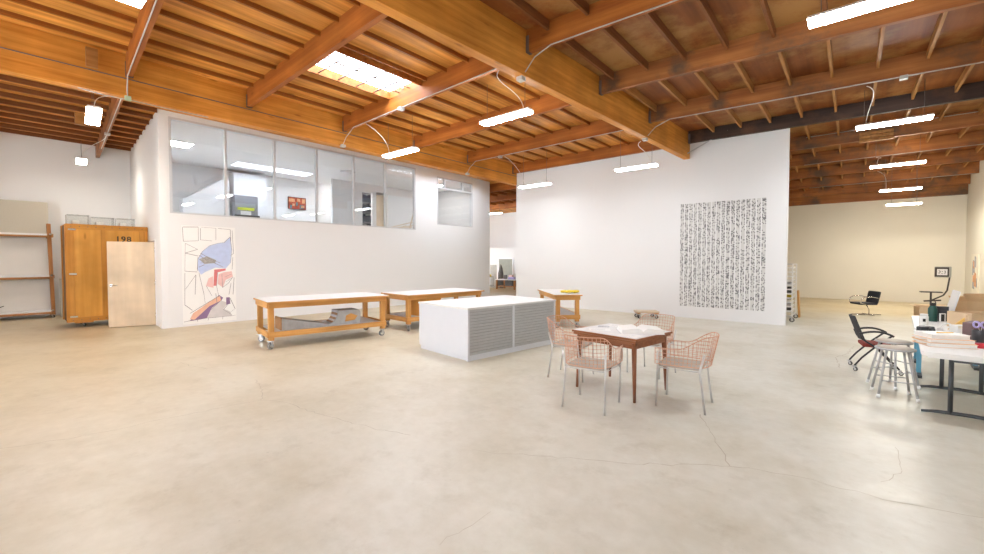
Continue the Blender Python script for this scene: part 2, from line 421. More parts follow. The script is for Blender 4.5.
# roof deck: main hall, with two openings for skylights
SKY = (-7.42, -6.38, 3.47, 5.41)     # x0,x1,y0,y1
OSK = (-16.5, -15.7, 5.3, 8.0)       # office skylight
mb = MB()
def slab(x0, x1, y0, y1):
    ys = [y0] + [p[0] for p in PROF if y0 < p[0] < y1] + [y1]
    for a, b in zip(ys, ys[1:]):
        za, zb = deck_z(a), deck_z(b)
        vs = [(x0, a, za), (x1, a, za), (x1, b, zb), (x0, b, zb), (x0, a, za + .06), (x1, a, za + .06), (x1, b, zb + .06), (x0, b, zb + .06)]
        mb._faces(vs, [(0, 3, 2, 1), (4, 5, 6, 7), (0, 1, 5, 4), (1, 2, 6, 5), (2, 3, 7, 6), (3, 0, 4, 7)])
slab(-20.2, OSK[0], YB - .2, YF + .2)
slab(OSK[0], OSK[1], YB - .2, OSK[2]); slab(OSK[0], OSK[1], OSK[3], YF + .2)
slab(OSK[1], -11.5, YB - .2, YF + .2)
slab(-11.5, -10.6, YB - .2, 9.5); slab(-11.5, -10.6, 13.2, YF + .2)
slab(-10.6, SKY[0], YB - .2, YF + .2)
slab(SKY[0], SKY[1], YB - .2, SKY[2]); slab(SKY[0], SKY[1], SKY[3], YF + .2)
slab(SKY[1], -3.97, YB - .2, YF + .2)
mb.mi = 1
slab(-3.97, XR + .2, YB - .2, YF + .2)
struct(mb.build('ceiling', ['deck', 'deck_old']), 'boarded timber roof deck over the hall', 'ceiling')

# skylight over the left bay: curb, sheet, burglar bars
def skylight(name, X0, X1, Y0, Y1, label, nx, ny, curbmat):
    t = struct(thing(name, label, 'window', (0, 0, 0)))
    m = MB(); z0, z1 = DECK - .10, DECK + .05
    for a in ((X0 - .03, X0 + .015, Y0 - .03, Y1 + .03), (X1 - .015, X1 + .03, Y0 - .03, Y1 + .03)): m.box(*a, z0, z1)
    for a in ((X0 + .015, X1 - .015, Y0 - .03, Y0 + .015), (X0 + .015, X1 - .015, Y1 - .015, Y1 + .03)): m.box(*a, z0, z1)
    m.build('curb', curbmat, t)
    MB().box(X0 - .03, X1 + .03, Y0 - .03, Y1 + .03, z1, z1 + .012).build('skylight_sheet', 'sky_glass', t)
    m = MB()
    for i in range(1, ny):
        y = Y0 + (Y1 - Y0) * i / ny; m.tube([(X0, y, z0 + .03), (X1, y, z0 + .03)], .012, 6)
    for i in range(1, nx):
        x = X0 + (X1 - X0) * i / nx; m.tube([(x, Y0, z0 + .045), (x, Y1, z0 + .045)], .010, 6)
    m.build('security_bars', 'hanger', t)
    m = MB(); x = X0 + (X1 - X0) * .45; m.box(x - .03, x + .03, Y0, Y1, z1 - .05, z1)
    m.build('mullion', 'trim_white', t)
    return t
skylight('window_3', *SKY, 'roof skylight with thin security bars between the timber purlins', 3, 5, 'purlin')
skylight('window_4', *OSK, 'skylight in the upstairs office ceiling seen through the glass', 1, 5, 'office_wall')
WSK = (-11.5, -10.6, 9.5, 13.2)     # unseen skylight added to light the far end of the office wall
skylight('window_added', *WSK, 'added skylight hidden between the side beam and the office wall, lighting the wall', 3, 9, 'purlin')

# walls ---------------------------------------------------------------
def wall_with_holes(name, axis, pos, th, a0, a1, z0, z1, holes, mat, label, z1b=None):
    """axis 'X': plane at x=pos spanning y; axis 'Y': plane at y=pos spanning x; holes (a0,a1,z0,z1)"""
    m = MB()
    As = sorted({a0, a1, *[h[0] for h in holes], *[h[1] for h in holes]})
    for p, q in zip(As, As[1:]):
        hs = sorted([h for h in holes if h[0] <= p and h[1] >= q], key=lambda h: h[2])
        z = z0; spans = []
        for h in hs:
            if h[2] > z: spans.append((z, h[2]))
            z = h[3]
        if z < z1: spans.append((z, z1))
        for s0, s1 in spans:
            if axis == 'X': m.box(pos, pos + th, p, q, s0, s1)
            else: m.box(p, q, pos, pos + th, s0, s1)
    bmesh.ops.remove_doubles(m.bm, verts=m.bm.verts, dist=1e-5)
    return struct(m.build(name, mat), label, 'wall')
WIN1 = (2.66, 9.97, 2.70, 4.94); WIN2 = (11.02, 13.0, 2.97, 4.80)
wall_with_holes('wall_office_front', 'X', XO - .16, .16, 2.47, 14.12, 0, DECK, [WIN1, WIN2], 'white_wall', 'long white office wall below the upstairs windows')
wall_with_holes('wall_left', 'X', XL - .2, .2, YB - .2, 14.2, 0, DECK, [], 'white_wall', 'white wall behind the painting rack and crate')
wall_with_holes('wall_partition', 'Y', YP, .16, -9.40, -1.19, 0, 4.79, [], 'white_wall', 'free-standing white partition wall carrying the grid artwork')
wall_with_holes('wall_far', 'Y', YF, .2, -10.5, XR + .2, 0, 4.8, [], 'cream_wall', 'cream wall at the far end of the hall')
wall_with_holes('wall_right', 'X', XR, .2, YB - .2, YF + .2, 0, 5.2, [], 'cream_wall', 'cream wall along the right side')
wall_with_holes('wall_rear', 'Y', YB - .2, .2, -17.7, XR + .2, 0, 5.2, [(-9.0, -6.2, 0, 2.6), (-2.0, -.4, 0.0, 2.1)], 'white_wall', 'unseen wall behind the viewpoint with openings added to let daylight in')  # door openings added so daylight comes in from behind
wall_with_holes('wall_office_end', 'Y', 13.96, .16, XL, XO - .16, 0, DECK, [], 'white_wall', 'end wall of the office block')
# office side wall, slightly out of square, with a doorway
A = Vector((XO, 2.47)); B = Vector((XL, 2.82)); dv = (B - A).normalized(); nv = Vector((dv.y, -dv.x))
if nv.y < 0: nv = -nv
def side_box(m, s0, s1, z0, z1, n0=0.0, n1=.14):
    P = [A + dv * s0 + nv * n0, A + dv * s1 + nv * n0, A + dv * s1 + nv * n1, A + dv * s0 + nv * n1]
    vs = [(p.x, p.y, z) for z in (z0, z1) for p in P]
    m._faces(vs, [(0, 3, 2, 1), (4, 5, 6, 7), (0, 1, 5, 4), (1, 2, 6, 5), (2, 3, 7, 6), (3, 0, 4, 7)])
D0, D1 = .80, 1.70
m = MB(); Ls = (B - A).length
side_box(m, .0, D0, 0, DECK); side_box(m, D0, D1, 2.06, DECK); side_box(m, D1, Ls, 0, DECK)
struct(m.build('wall_office_side', 'white_wall'), 'white side wall of the office block with the open door', 'wall')
m = MB()
side_box(m, D0 - .06, D0, 0, 2.10, -.012, .15); side_box(m, D1, D1 + .06, 0, 2.10, -.012, .15); side_box(m, D0, D1, 2.06, 2.10, -.012, .15)
struct(m.build('trim_1', 'trim_white'), 'white door frame in the office side wall', 'trim')
# corridor past the office
CY0 = 20.0
wall_with_holes('wall_corridor_end', 'Y', CY0, .16, -20.0, -10.3, 0, 2.36, [], 'white_wall', 'low white wall at the end of the corridor')
wall_with_holes('wall_corridor_upper', 'Y', CY0 + 1.6, .16, -20.0, -10.3, 0, 5.0, [], 'white_wall', 'upper wall set back behind the corridor end')
wall_with_holes('wall_corridor_left', 'X', -20.2, .2, 13.9, YF + .2, 0, 5.0, [], 'white_wall', 'left wall of the corridor')
wall_with_holes('wall_corridor_right', 'X', -10.5, .16, 16.5, YF, 0, 5.0, [], 'cream_wall', 'wall between corridor and far bay')
m = MB(); m.box(-20.0, -10.5, CY0 + .16, CY0 + 1.6, 2.26, 2.36)
struct(m.build('trim_2', 'white_wall'), 'ledge over the corridor end wall', 'trim')

# baseboards
# upstairs office interior -------------------------------------------
m = MB(); m.box(XL, XO - .16, 2.86, 13.96, 2.30, 2.40); m.box(-14.4, XO - .16, 2.64, 2.86, 2.30, 2.40)
struct(m.build('floor_upstairs', 'office_wall'), 'upstairs office floor', 'floor')
m = MB(); z0, z1 = 4.90, 4.95
m.box(XL, OSK[0], 2.9, 13.96, z0, z1); m.box(OSK[1], XO - .16, 2.9, 13.96, z0, z1); m.box(-14.4, XO - .16, 2.60, 2.9, z0, z1)
m.box(OSK[0], OSK[1], 2.9, OSK[2], z0, z1); m.box(OSK[0], OSK[1], OSK[3], 13.96, z0, z1)
struct(m.build('ceiling_upstairs', 'office_ceiling'), 'plain upstairs office ceiling', 'ceiling')
m = MB()
for a in ((OSK[0] - .02, OSK[0] + .03, OSK[2] - .02, OSK[3] + .02), (OSK[1] - .03, OSK[1] + .02, OSK[2] - .02, OSK[3] + .02), (OSK[0] + .03, OSK[1] - .03, OSK[2] - .02, OSK[2] + .03), (OSK[0] + .03, OSK[1] - .03, OSK[3] - .03, OSK[3] + .02)):
    m.box(*a, 4.89, DECK - .10)
struct(m.build('trim_3', 'office_wall'), 'white lining of the office skylight well', 'trim')
# stair guard wall rising to the right, with a taller block behind
m = MB()
m.prism([(4.05, 2.4), (5.44, 2.4), (5.44, 4.42), (5.25, 4.45), (4.05, 3.62)], lambda a, b: (-16.9, a, b), lambda a, b: (-17.3, a, b))
struct(m.build('wall_stair_guard', 'office_wall'), 'white sloping stair guard wall upstairs', 'wall')
m = MB(); m.box(XL, -16.95, 5.60, 6.70, 2.4, 4.75)
struct(m.build('wall_stair_block', 'office_wall'), 'taller white wall block upstairs', 'wall')
# back partition of the right rooms with two door openings
wall_with_holes('wall_upstairs_back', 'X', -16.2, .12, 8.9, 13.96, 2.4, 4.9, [(10.28, 10.78, 2.4, 4.52), (10.98, 11.62, 2.4, 4.62)], 'office_wall', 'upstairs room wall with two door openings')

def pane_window(nm, Y0, Y1, Z0, Z1, muls, label, transom=None, tm=()):
    t = struct(thing(nm, label, 'window', (XO, Y0, Z0)))
    W, Hh = Y1 - Y0, Z1 - Z0; f = .05
    m = MB()
    m.box(-.10, .012, 0, f, 0, Hh); m.box(-.10, .012, W - f, W, 0, Hh); m.box(-.10, .012, f, W - f, 0, f * .7); m.box(-.10, .012, f, W - f, Hh - f, Hh)
    m.build('window_frame', 'alu', t)
    for y in muls:
        MB().box(-.09, .006, y - .025, y + .025, f * .7, (transom or Hh - f)).build('mullion', 'alu', t)
    if transom:
        MB().box(-.09, .008, f, W - f, transom, transom + .06).build('transom_bar', 'alu', t)
        for y in tm: MB().box(-.09, .006, y - .03, y + .03, transom + .06, Hh - f).build('mullion', 'alu', t)
    MB().box(-.052, -.045, f * .5, W - f * .5, f * .4, Hh - f * .5).build('window_glass', 'glass', t)
    return t
pane_window('window_1', *WIN1, [3.84 - 2.66, 5.04 - 2.66, 6.245 - 2.66, 7.475 - 2.66, 8.675 - 2.66], 'wide upstairs window band of six glass panes')
pane_window('window_2', *WIN2, [], 'separate upstairs window with three-light transom', 1.40, (.42, 1.42))

# small things seen through the upstairs glass
t = thing('framed_picture', 'small red and orange picture hung on the upstairs office wall', 'picture', (-17.47, 8.1, 3.93))
MB().box(0, .03, -.37, .37, -.25, .25).build('frame', 'black_ink', t)
m = MB()
m.box(.03, .034, -.35, .35, -.23, .23); m.mi = 1
for q in ((-.30, -.22, -.21, -.08), (-.05, .02, -.1, .05), (.1, .25, -.2, -.05)): m.box(.034, .036, *q)
m.mi = 2
for q in ((-.34, -.1, .05, .18), (.0, .12, .08, .2), (.2, .33, .02, .2), (-.2, -.1, -.12, -.02), (.15, .3, -.16, -.08)): m.box(.034, .037, *q)
m.build('picture', ['picture_red', 'picture_teal', 'p_orange'], t)
t = thing('wall_cabinet', 'grey cabinet with lime rail standing upstairs behind the second pane', 'cabinet', (-16.9, 5.85, 2.4))
MB().box(0, .35, -.36, .40, 0, 1.50).build('body', 'office_grey', t, .01)
MB().box(.35, .39, -.28, .26, .98, 1.07).build('rail', 'lime', t)
MB().box(.35, .37, -.18, .16, .3, .95).build('panel', 'office_wall', t)
t = thing('desk_monitor', 'low black screen on the upstairs office sill', 'monitor', (-12.9, 4.6, 2.4))
MB().box(-.1, .1, -.15, .15, 0, .03).build('foot', 'black_plastic', t)
MB().box(-.02, .02, -.03, .03, .03, .25).build('stem', 'black_plastic', t)
MB().box(-.03, .0, -.32, .32, .18, .46).build('screen', 'black_plastic', t, .01)
t = thing('bookcase', 'dark full bookcase inside the left upstairs doorway', 'bookcase', (-17.0, 10.9, 2.4))
m = MB(); m.box(-.2, .2, -.6, -.57, 0, 2.3); m.box(-.2, .2, .57, .6, 0, 2.3)
for z in (0, .45, .9, 1.35, 1.8, 2.27): m.box(-.2, .2, -.57, .57, z, z + .03)
m.build('carcass', 'office_grey', t)
m = MB()
for z in (.03, .48, .93, 1.38, 1.83):
    y = -.56
    while y < .5:
        wv = random.uniform(.03, .09); m.box(-.15, .14, y, y + wv * .9, z, z + random.uniform(.22, .38)); y += wv
m.build('books', 'blue_dark', t)['kind'] = 'stuff'
t = struct(thing('door_2', 'pale wooden door standing open upstairs in right doorway', 'door', (-16.40, 11.64, 2.4), R(252)))
MB().box(-.0, .62, -.02, .02, 0, 2.16).build('door_leaf', 'maple', t)
t = thing('stacked_firewood', 'jumble of pale wooden frames leaning in the upstairs room', 'wood pile', (-15.2, 11.3, 2.4))
for k in range(9):
    a = random.uniform(-.5, .5); y = -.5 + k * .12
    MB().bar((random.uniform(-.3, .2), y - .5, .15 + .06 * k), (random.uniform(-.2, .3), y + .5, .35 + .06 * k + a * .3), .05, .04).build('wood_strip', 'maple', t)
t = thing('wooden_ladder', 'tall thin pale wooden ladder leaning in upstairs room', 'ladder', (-15.0, 11.9, 2.4))
for s in (-.16, .16): MB().bar((s, .0, 0), (s - .0, .55, 1.75), .05, .03).build('stile', 'maple', t)
for k in range(5): MB().bar((-.16, .1 + .09 * k, .3 + .29 * k), (.16, .1 + .09 * k, .3 + .29 * k), .03, .03).build('rung', 'maple', t)
for x, y, lb in [(-14.55, 3.40, 'bright square ceiling panel in the leftmost upstairs pane'), (-14.0, 12.6, 'added square ceiling panel lighting the room right of the two upstairs doorways'), (-17.0 + .6, 9.9, 'added square ceiling panel lighting the small room behind the upstairs doorways')]:
    t = thing('ceiling_panel_light', lb, 'ceiling light', (x, y, 4.9))
    MB().box(-.33, .33, -.33, .33, -.03, 0).build('frame', 'lamp_white', t)
    MB().box(-.30, .30, -.30, .30, -.034, -.03).build('diffuser', 'office_lamp' if y < 5 else 'office_fill_lamp', t)  # the two dimmer panels are added to brighten the right-hand rooms
t = thing('ceiling_vent', 'round pale ceiling vent upstairs behind the fourth pane', 'vent', (-14.4, 8.6, 4.9))
MB().lathe([(.02, -.05), (.24, -.05), (.28, 0)], n=24).build('vent_cone', 'trim_white', t)
MB().lathe([(.0, -.075), (.12, -.07), (.13, -.05)], n=24).build('vent_cap', 'trim_white', t)

# ------------------------------------------------------------------ roof timbers
def glulam(x0, x1, y0, y1, z0, lb, rz=0.0):
    t = struct(thing('ceiling_beam', lb, 'beam', ((x0 + x1) / 2, 0, 0), rz)); h = (x1 - x0) / 2
    MB().box(-h, h, y0, y1, z0, DECK).build('glulam_beam', 'glulam', t, .006)
    return t
GT = .051                                           # the big beam runs a little out of square
def g1l(y): return -4.21 + GT * y
G1 = glulam(-4.21, -4.05, YB + .1, YP - .02, 4.37, 'big orange laminated beam running overhead to the partition wall', -math.atan(GT))
G2 = glulam(-9.56, -9.38, YB, YP + .12, 4.35, 'long orange laminated beam passing in front of the office wall')
MB().tube([(.093, YB, 4.66), (.093, YP, 4.66)], .009, 6).build('conduit_line', 'hanger', G2)
# purlin lines: y at the reference x, and slope dy/dx
PL = [(-.80, -.066, -6.34), (1.33, -.066, -6.34), (3.40, -.03, -9.4), (5.52, -.035, -9.4), (7.68, -.03, -9.4), (9.84, -.01, -9.4), (12.2, 0, -9.4)]
PR = [(3.27, .05, -3.9), (5.27, .05, -3.9), (7.44, .07, -3.9), (9.66, .09, -3.9), (12.30, .055, -1.2)]
def yl(p, x): return p[0] + p[1] * (x - p[2])
PUR_FAR = [(14.5, 4.65), (16.8, 4.63), (18.9, 4.54), (20.7, 4.42), (22.0, 4.25)]
def purlin(x0, x1, p, z0, z1, mat, lb, hang=(False, False)):
    t = struct(thing('ceiling_purlin', lb, 'purlin', (x0, yl(p, x0), 0), math.atan(p[1]))); L = (x1 - x0) * math.sqrt(1 + p[1] ** 2)
    MB().box(0, L, -.045, .045, z0, z1 - .002).build('purlin', mat, t, .004)
    for on, xx in zip(hang, (0, L)):
        if on:
            sg = 1 if xx == 0 else -1
            m = MB(); a, b = sorted((xx, xx + sg * .05))
            m.box(a, b, -.052, -.045, z0 - .008, z0 + .24); m.box(a, b, .045, .052, z0 - .008, z0 + .24); m.box(a, b, -.052, .052, z0 - .008, z0)
            m.build('joist_hanger', 'hanger', t)
    return t
for i, p in enumerate(PL[1:6]):
    purlin(-9.38, g1l(yl(p, -4.1)), p, 4.70, DECK, 'purlin', 'timber purlin in the left bay', (True, True))
for i, p in enumerate(PR[:4]):
    purlin(g1l(p[0]) + .16, XR, p, 4.72, DECK, 'purlin_old' if i > 1 else 'purlin', 'timber purlin in the right bay', (True, False))
for p in PL[:2]:
    purlin(XL, -9.56, p, 4.70, DECK, 'purlin_old', 'timber purlin in the bay over the crate', (False, True))
purlin(-9.38, -3.62, PL[6], 4.72, DECK, 'purlin', 'purlin above the left half of the partition', (True, True))
purlin(-3.40, XR, PR[4], 4.745, DECK, 'purlin_dark', 'blackened purlin resting over the partition wall', (True, False))
for y, z in PUR_FAR:
    purlin(-10.34, XR, (y, 0, 0), z, deck_z(y), 'purlin_old', 'timber purlin in the far bay')
    if y < 19: purlin(-20.0, -10.5, (y, 0, 0), z, deck_z(y), 'purlin', 'timber purlin over the corridor')
purlin(-10.34, XR, (YF - .06, 0, 0), 3.93, deck_z(YF - .05), 'purlin_old', 'timber ledger against the far wall')
# joists between the purlins: one shared mesh per row, stretched to each gap
def joist_run(xs, pa, pb, mat, lb, d=.14, wd=.042):
    o0 = None
    for x in xs:
        ya, yb = yl(pa, x) + .045, yl(pb, x) - .045
        if o0 is None:
            za, zb = deck_z(ya), deck_z(yb); L0 = yb - ya
            m = MB(); vs = [(sx * wd / 2, y, z) for y, zz in ((0, za), (L0, zb)) for sx, z in ((-1, zz - d), (1, zz - d), (1, zz - .002), (-1, zz - .002))]
            m._faces(vs, [(0, 1, 2, 3), (4, 7, 6, 5), (0, 4, 5, 1), (1, 5, 6, 2), (2, 6, 7, 3), (3, 7, 4, 0)])
            o0 = o = m.build('ceiling_joist', mat); struct(o, lb, 'joist')
        else:
            o = o0.copy(); COL.objects.link(o)
        o.location = (x, ya, 0); o.scale = (1, (yb - ya) / L0, 1)
def rng(a, b, st):
    n = int((b - a) / st); return [a + st * i for i in range(n + 1)]
XLB = rng(-9.0, -4.3, .56); XRB = rng(-3.40, 3.0, .615); XFL = rng(-17.0, -9.8, .61); XCO = rng(-19.4, -11, .61); XFB = rng(-5.85, 3.0, .615)
for pa, pb in zip(PL[1:], PL[2:]):
    xs = [x for x in XLB if not (pa is PL[2] and SKY[0] - .07 < x < SKY[1] + .07)]
    joist_run(xs, pa, pb, 'joist', 'rafter of the left bay roof', .07, .042)
joist_run(XLB, (-.80, -.066, -6.34), PL[1], 'joist', 'rafter of the left bay roof', .07, .042)
for k, (pa, pb) in enumerate(zip(PR, PR[1:])):
    joist_run([x for x in XRB if x > g1l(pb[0]) + .25], pa, pb, 'joist_old' if k > 1 else 'joist_dark', 'rafter of the right bay roof')
joist_run(XFL, PL[0], PL[1], 'joist_dark', 'rafter of the roof over the crate', .10)
joist_run(XFL, PL[1], (2.62 - .0, -.0654, -14.0), 'joist_dark', 'rafter of the roof over the crate', .10)
fy = [PR[4]] + [(y, 0, 0) for y, z in PUR_FAR] + [(YF - .05, 0, 0)]
for pa, pb in zip(fy, fy[1:]):
    if pb[0] - pa[0] > .5:
        xs = [x for x in XFB if not (pa[0] < YP and x < -1.2)]
        joist_run(xs, pa, pb, 'joist_old', 'rafter of the far bay roof')
        if pa[0] > 14 and pb[0] < 19: joist_run(XCO, pa, pb, 'joist', 'rafter of the corridor roof')
# odd blocking boards nailed to the timbers
for i, (p, sz, lb) in enumerate([((-9.30, 1.06, 4.83), (.05, .14, .30), 'short pale wooden block on the beam near the far left lamp'),
                   ((-13.4, 1.30, 4.80), (.10, .16, .26), 'short wooden block hanging from the dark roof over the crate'),
                   ]):
    m = MB(); m.box(-sz[0] / 2, sz[0] / 2, -sz[1] / 2, sz[1] / 2, -sz[2] / 2, sz[2] / 2)
    o = m.build('wooden_block', 'joist_old'); o.location = p; tag(o, lb, 'wooden block')
m = MB()
for k in range(3): m.box(-.32, .32, -.03 + .0, .03, -.26 + k * .085, -.20 + k * .085 + .015)
o = m.build('wooden_block', 'joist_old'); o.location = (.42, 14.43, 4.86); tag(o, 'pale timber packing on the far bay purlin behind the hanging lamps', 'wooden block')

# conduits and boxes on the timbers
def conduit(pts, lb, box=None, r=.0085, mat='conduit'):
    t = thing('conduit', lb, 'conduit', pts[0])
    P = [Vector(p) - Vector(pts[0]) for p in pts]
    MB().tube(P, r, 6).build('pipe', mat, t)
    if box is not None:
        for b in box:
            b = Vector(b) - Vector(pts[0]); MB().box(b.x - .05, b.x + .05, b.y - .05, b.y + .05, b.z - .03, b.z + .03).build('junction_box', mat, t)
    return t
def rc(p, x, off=-.055, z=4.70): return (x, yl(p, x) + off, z)
conduit([rc(PR[1], XR - .2), rc(PR[1], -3.35), rc(PR[1], -3.62, -.06, 4.60), rc(PR[1], -3.75, -.06, 4.46), rc(PR[1], -3.86, -.06, 4.355)], 'white conduit along the bottom of the nearest right purlin', [rc(PR[1], -3.86, -.06, 4.34)])
conduit([rc(PR[3], XR - .2), rc(PR[3], -3.1), rc(PR[3], -3.40, -.06, 4.58), rc(PR[3], -3.62, -.06, 4.355)], 'white conduit along the third right purlin', [rc(PR[3], -3.62, -.06, 4.34), rc(PR[3], .62, -.055, 4.68)])
conduit([rc(PL[3], -4.2, -.055, 4.685), rc(PL[3], -8.85, -.055, 4.685), rc(PL[3], -9.2, -.055, 4.52), rc(PL[3], -9.36, -.055, 4.36)], 'white conduit under the left purlin beside the skylight', [rc(PL[3], -9.36, -.055, 4.34), rc(PL[3], -7.0, -.055, 4.66)])
conduit([rc(PL[5], -4.2, -.055, 4.685), rc(PL[5], -9.0, -.055, 4.685), rc(PL[5], -9.25, -.055, 4.52), rc(PL[5], -9.36, -.055, 4.36)], 'white conduit under the purlin nearest the partition', [rc(PL[5], -9.36, -.055, 4.34), rc(PL[5], -8.0, -.055, 4.66)])
t = conduit([rc(PL[1], -4.3, -.03, 4.685), rc(PL[1], -9.3, -.03, 4.685), rc(PL[1], -9.37, -.03, 4.50), rc(PL[1], -9.37, -.03, 4.32)], 'white conduit under the far left purlin with small green box', None)
b = MB(); q = Vector(rc(PL[1], -9.37, -.03, 4.33)) - Vector(rc(PL[1], -4.3, -.03, 4.685)); b.box(q.x - .0, q.x + .06, q.y - .04, q.y + .04, q.z - .04, q.z + .03); b.build('junction_box', 'pale_green', t)
conduit([(-9.40, .9, 4.335), (-9.43, 1.2, 4.32), (-9.45, 1.6, 4.335), (-9.45, 2.1, 4.33), (-9.45, 2.7, 4.338)], 'loose white cable sagging along the beam at far left', None)
conduit([rc(PL[1], -9.7, 0, 4.685), rc(PL[1], -15.9, 0, 4.685)], 'grey conduit along the purlin over the crate', [rc(PL[1], -13.9, 0, 4.68)])
conduit([(-1.0, 14.445, 4.95), (XR - .1, 14.445, 4.95)], 'white conduit along the first far bay purlin', None)
conduit([(-1.2, 16.745, 4.62), (XR - .1, 16.745, 4.62)], 'white conduit along the second far bay purlin', None)
conduit([(-1.3, 20.645, 4.41), (XR - .1, 20.645, 4.41)], 'white conduit along the purlin nearest far wall', None)
t = thing('steel_brace', 'thin diagonal steel brace rod at the end of the big beam', 'brace', (-3.42, 12.2, 4.5))
MB().bar((-.02, .0, -.02), (.95, .0, .42), .03, .02).build('brace_rod', 'steel', t)

# ------------------------------------------------------------------ hanging lamps
def lamp(x0, x1, y, z, lb, kind='lamp_main', top=4.92, cable=None, rz=0.0, wd=.10):
    t = thing('pendant_lamp', lb, 'ceiling lamp', ((x0 + x1) / 2, y, z), rz, 'long hanging lamps')
    h = (x1 - x0) / 2
    m = MB(); m.prism([(-wd, .015), (wd, .015), (wd * .8, .05), (-wd * .8, .05)], lambda a, b: (-h, a, b), lambda a, b: (h, a, b)); m.build('lamp_housing', 'lamp_white', t)
    MB().box(-h + .01, h - .01, -wd, wd, -.018, .015).build('diffuser', kind, t)
    for sg in (-1, 1):
        m = MB(); xx = sg * (h - .12); m.tube([(xx, 0, .05), (xx, 0, top - z)], .004, 5); m.build('hanging_wire', 'hanger', t)
    if cable:
        m = MB(); c = Vector(cable) - Vector(t.location); c.rotate(Matrix.Rotation(-rz, 3, 'Z')); q = Vector((-h + .15 if c.x < 0 else h - .15, 0, .05))
        m.tube(bez(q, q + Vector((0, 0, .35)), c + Vector((.22 if c.x < 0 else -.22, 0, -.12)), c, 14), .007, 6); m.build('feed_cable', 'cable', t)
    return t
lamp(-5.66, -4.46, .93, 4.22, 'long hanging lamp cut by the top edge of the photo, left of centre', kind='lamp_soft', cable=(-4.9, 1.2, 4.69))
lamp(-11.1, -9.95, 1.20, 4.2, 'hanging lamp left of the office block, seen end-on and larger', 'lamp_left', cable=(-10.3, 1.55, 4.69), rz=R(-5))
lamp(-15.9, -15.2, 1.52, 4.2, 'smaller hanging lamp above the wooden crate', 'lamp_left', cable=(-14.2, 1.84, 4.68), top=4.69, rz=R(-5))
lamp(-8.75, -7.6, 6.25, 4.13, 'hanging lamp in front of the upstairs window band', cable=(-8.35, 5.45, 4.66))
lamp(-5.43, -4.31, 6.1, 4.2, 'hanging lamp left of the big beam, in front of the skylight bay', cable=(-4.4, 5.34, 4.66))
lamp(-8.05, -6.95, 10.85, 3.9, 'hanging lamp before the left edge of the partition wall', 'lamp_soft', cable=(-7.85, 9.8, 4.66))
lamp(-4.66, -3.62, 10.4, 3.9, 'hanging lamp before the partition wall under the big beam', 'lamp_soft', cable=(-3.75, 9.7, 4.34))
lamp(-.43, .77, 6.08, 4.3, 'hanging lamp cut by the top edge of the photo, at right')
lamp(.02, 1.09, 11.1, 4.2, 'long hanging lamp under the blackened purlin, nearest of the right-hand row', cable=(.15, 10.0, 4.66))
lamp(.35, 1.46, 16.0, 4.2, 'second hanging lamp of the right-hand row', 'lamp_warm', cable=(.5, 16.75, 4.60))
lamp(.65, 1.60, 18.4, 3.8, 'third hanging lamp of the right-hand row', 'lamp_warm', top=4.80, cable=(.6, 18.85, 4.52))
lamp(.87, 1.72, 19.6, 3.45, 'smallest hanging lamp near the far cream wall', 'lamp_warm', top=4.74)
lamp(-15.3, -14.5, 17.8, 4.15, 'hanging lamp in the corridor past the office', 'lamp_soft')
# unseen lamps added around and behind the viewpoint to even out the light
for x, y in [(-.4, .9), (-.4, -3.0), (-5.0, -3.6), (-10.5, -3.6), (-15.5, -3.6)]:
    lamp(x - .6, x + .6, y, 4.2, 'added hanging lamp, out of view around the viewpoint', 'lamp_soft')

# ------------------------------------------------------------------ caster helper
def caster(parent, x, y, r=.05, ztop=.14, ang=0.0, wheel='caster_wheel'):
    f = MB()
    d = Vector((math.cos(ang), math.sin(ang), 0)); s = Vector((-d.y, d.x, 0)); c = Vector((x, y, 0)) + d * .02
    f.boxm(Matrix.Translation((x, y, ztop - .006)) @ Matrix.Rotation(ang, 4, 'Z'), r * 1.8, r * 1.5, .012)
    for k in (-1, 1): f.bar(c + s * (k * r * .5) + Vector((0, 0, r * .9)), Vector((x, y, ztop - .01)) + s * (k * r * .5), .006, r * .8, (d.x, d.y, 0))
    o = f.build('caster', 'steel', parent)
    wv = MB(); wv.tube([c - s * (r * .38) + Vector((0, 0, r)), c + s * (r * .38) + Vector((0, 0, r))], r, 18); wv.build('caster_wheel', wheel, o)
    h = MB(); h.tube([c - s * (r * .42) + Vector((0, 0, r)), c + s * (r * .42) + Vector((0, 0, r))], r * .62, 14); h.build('wheel_hub', 'chrome', o)
    return o

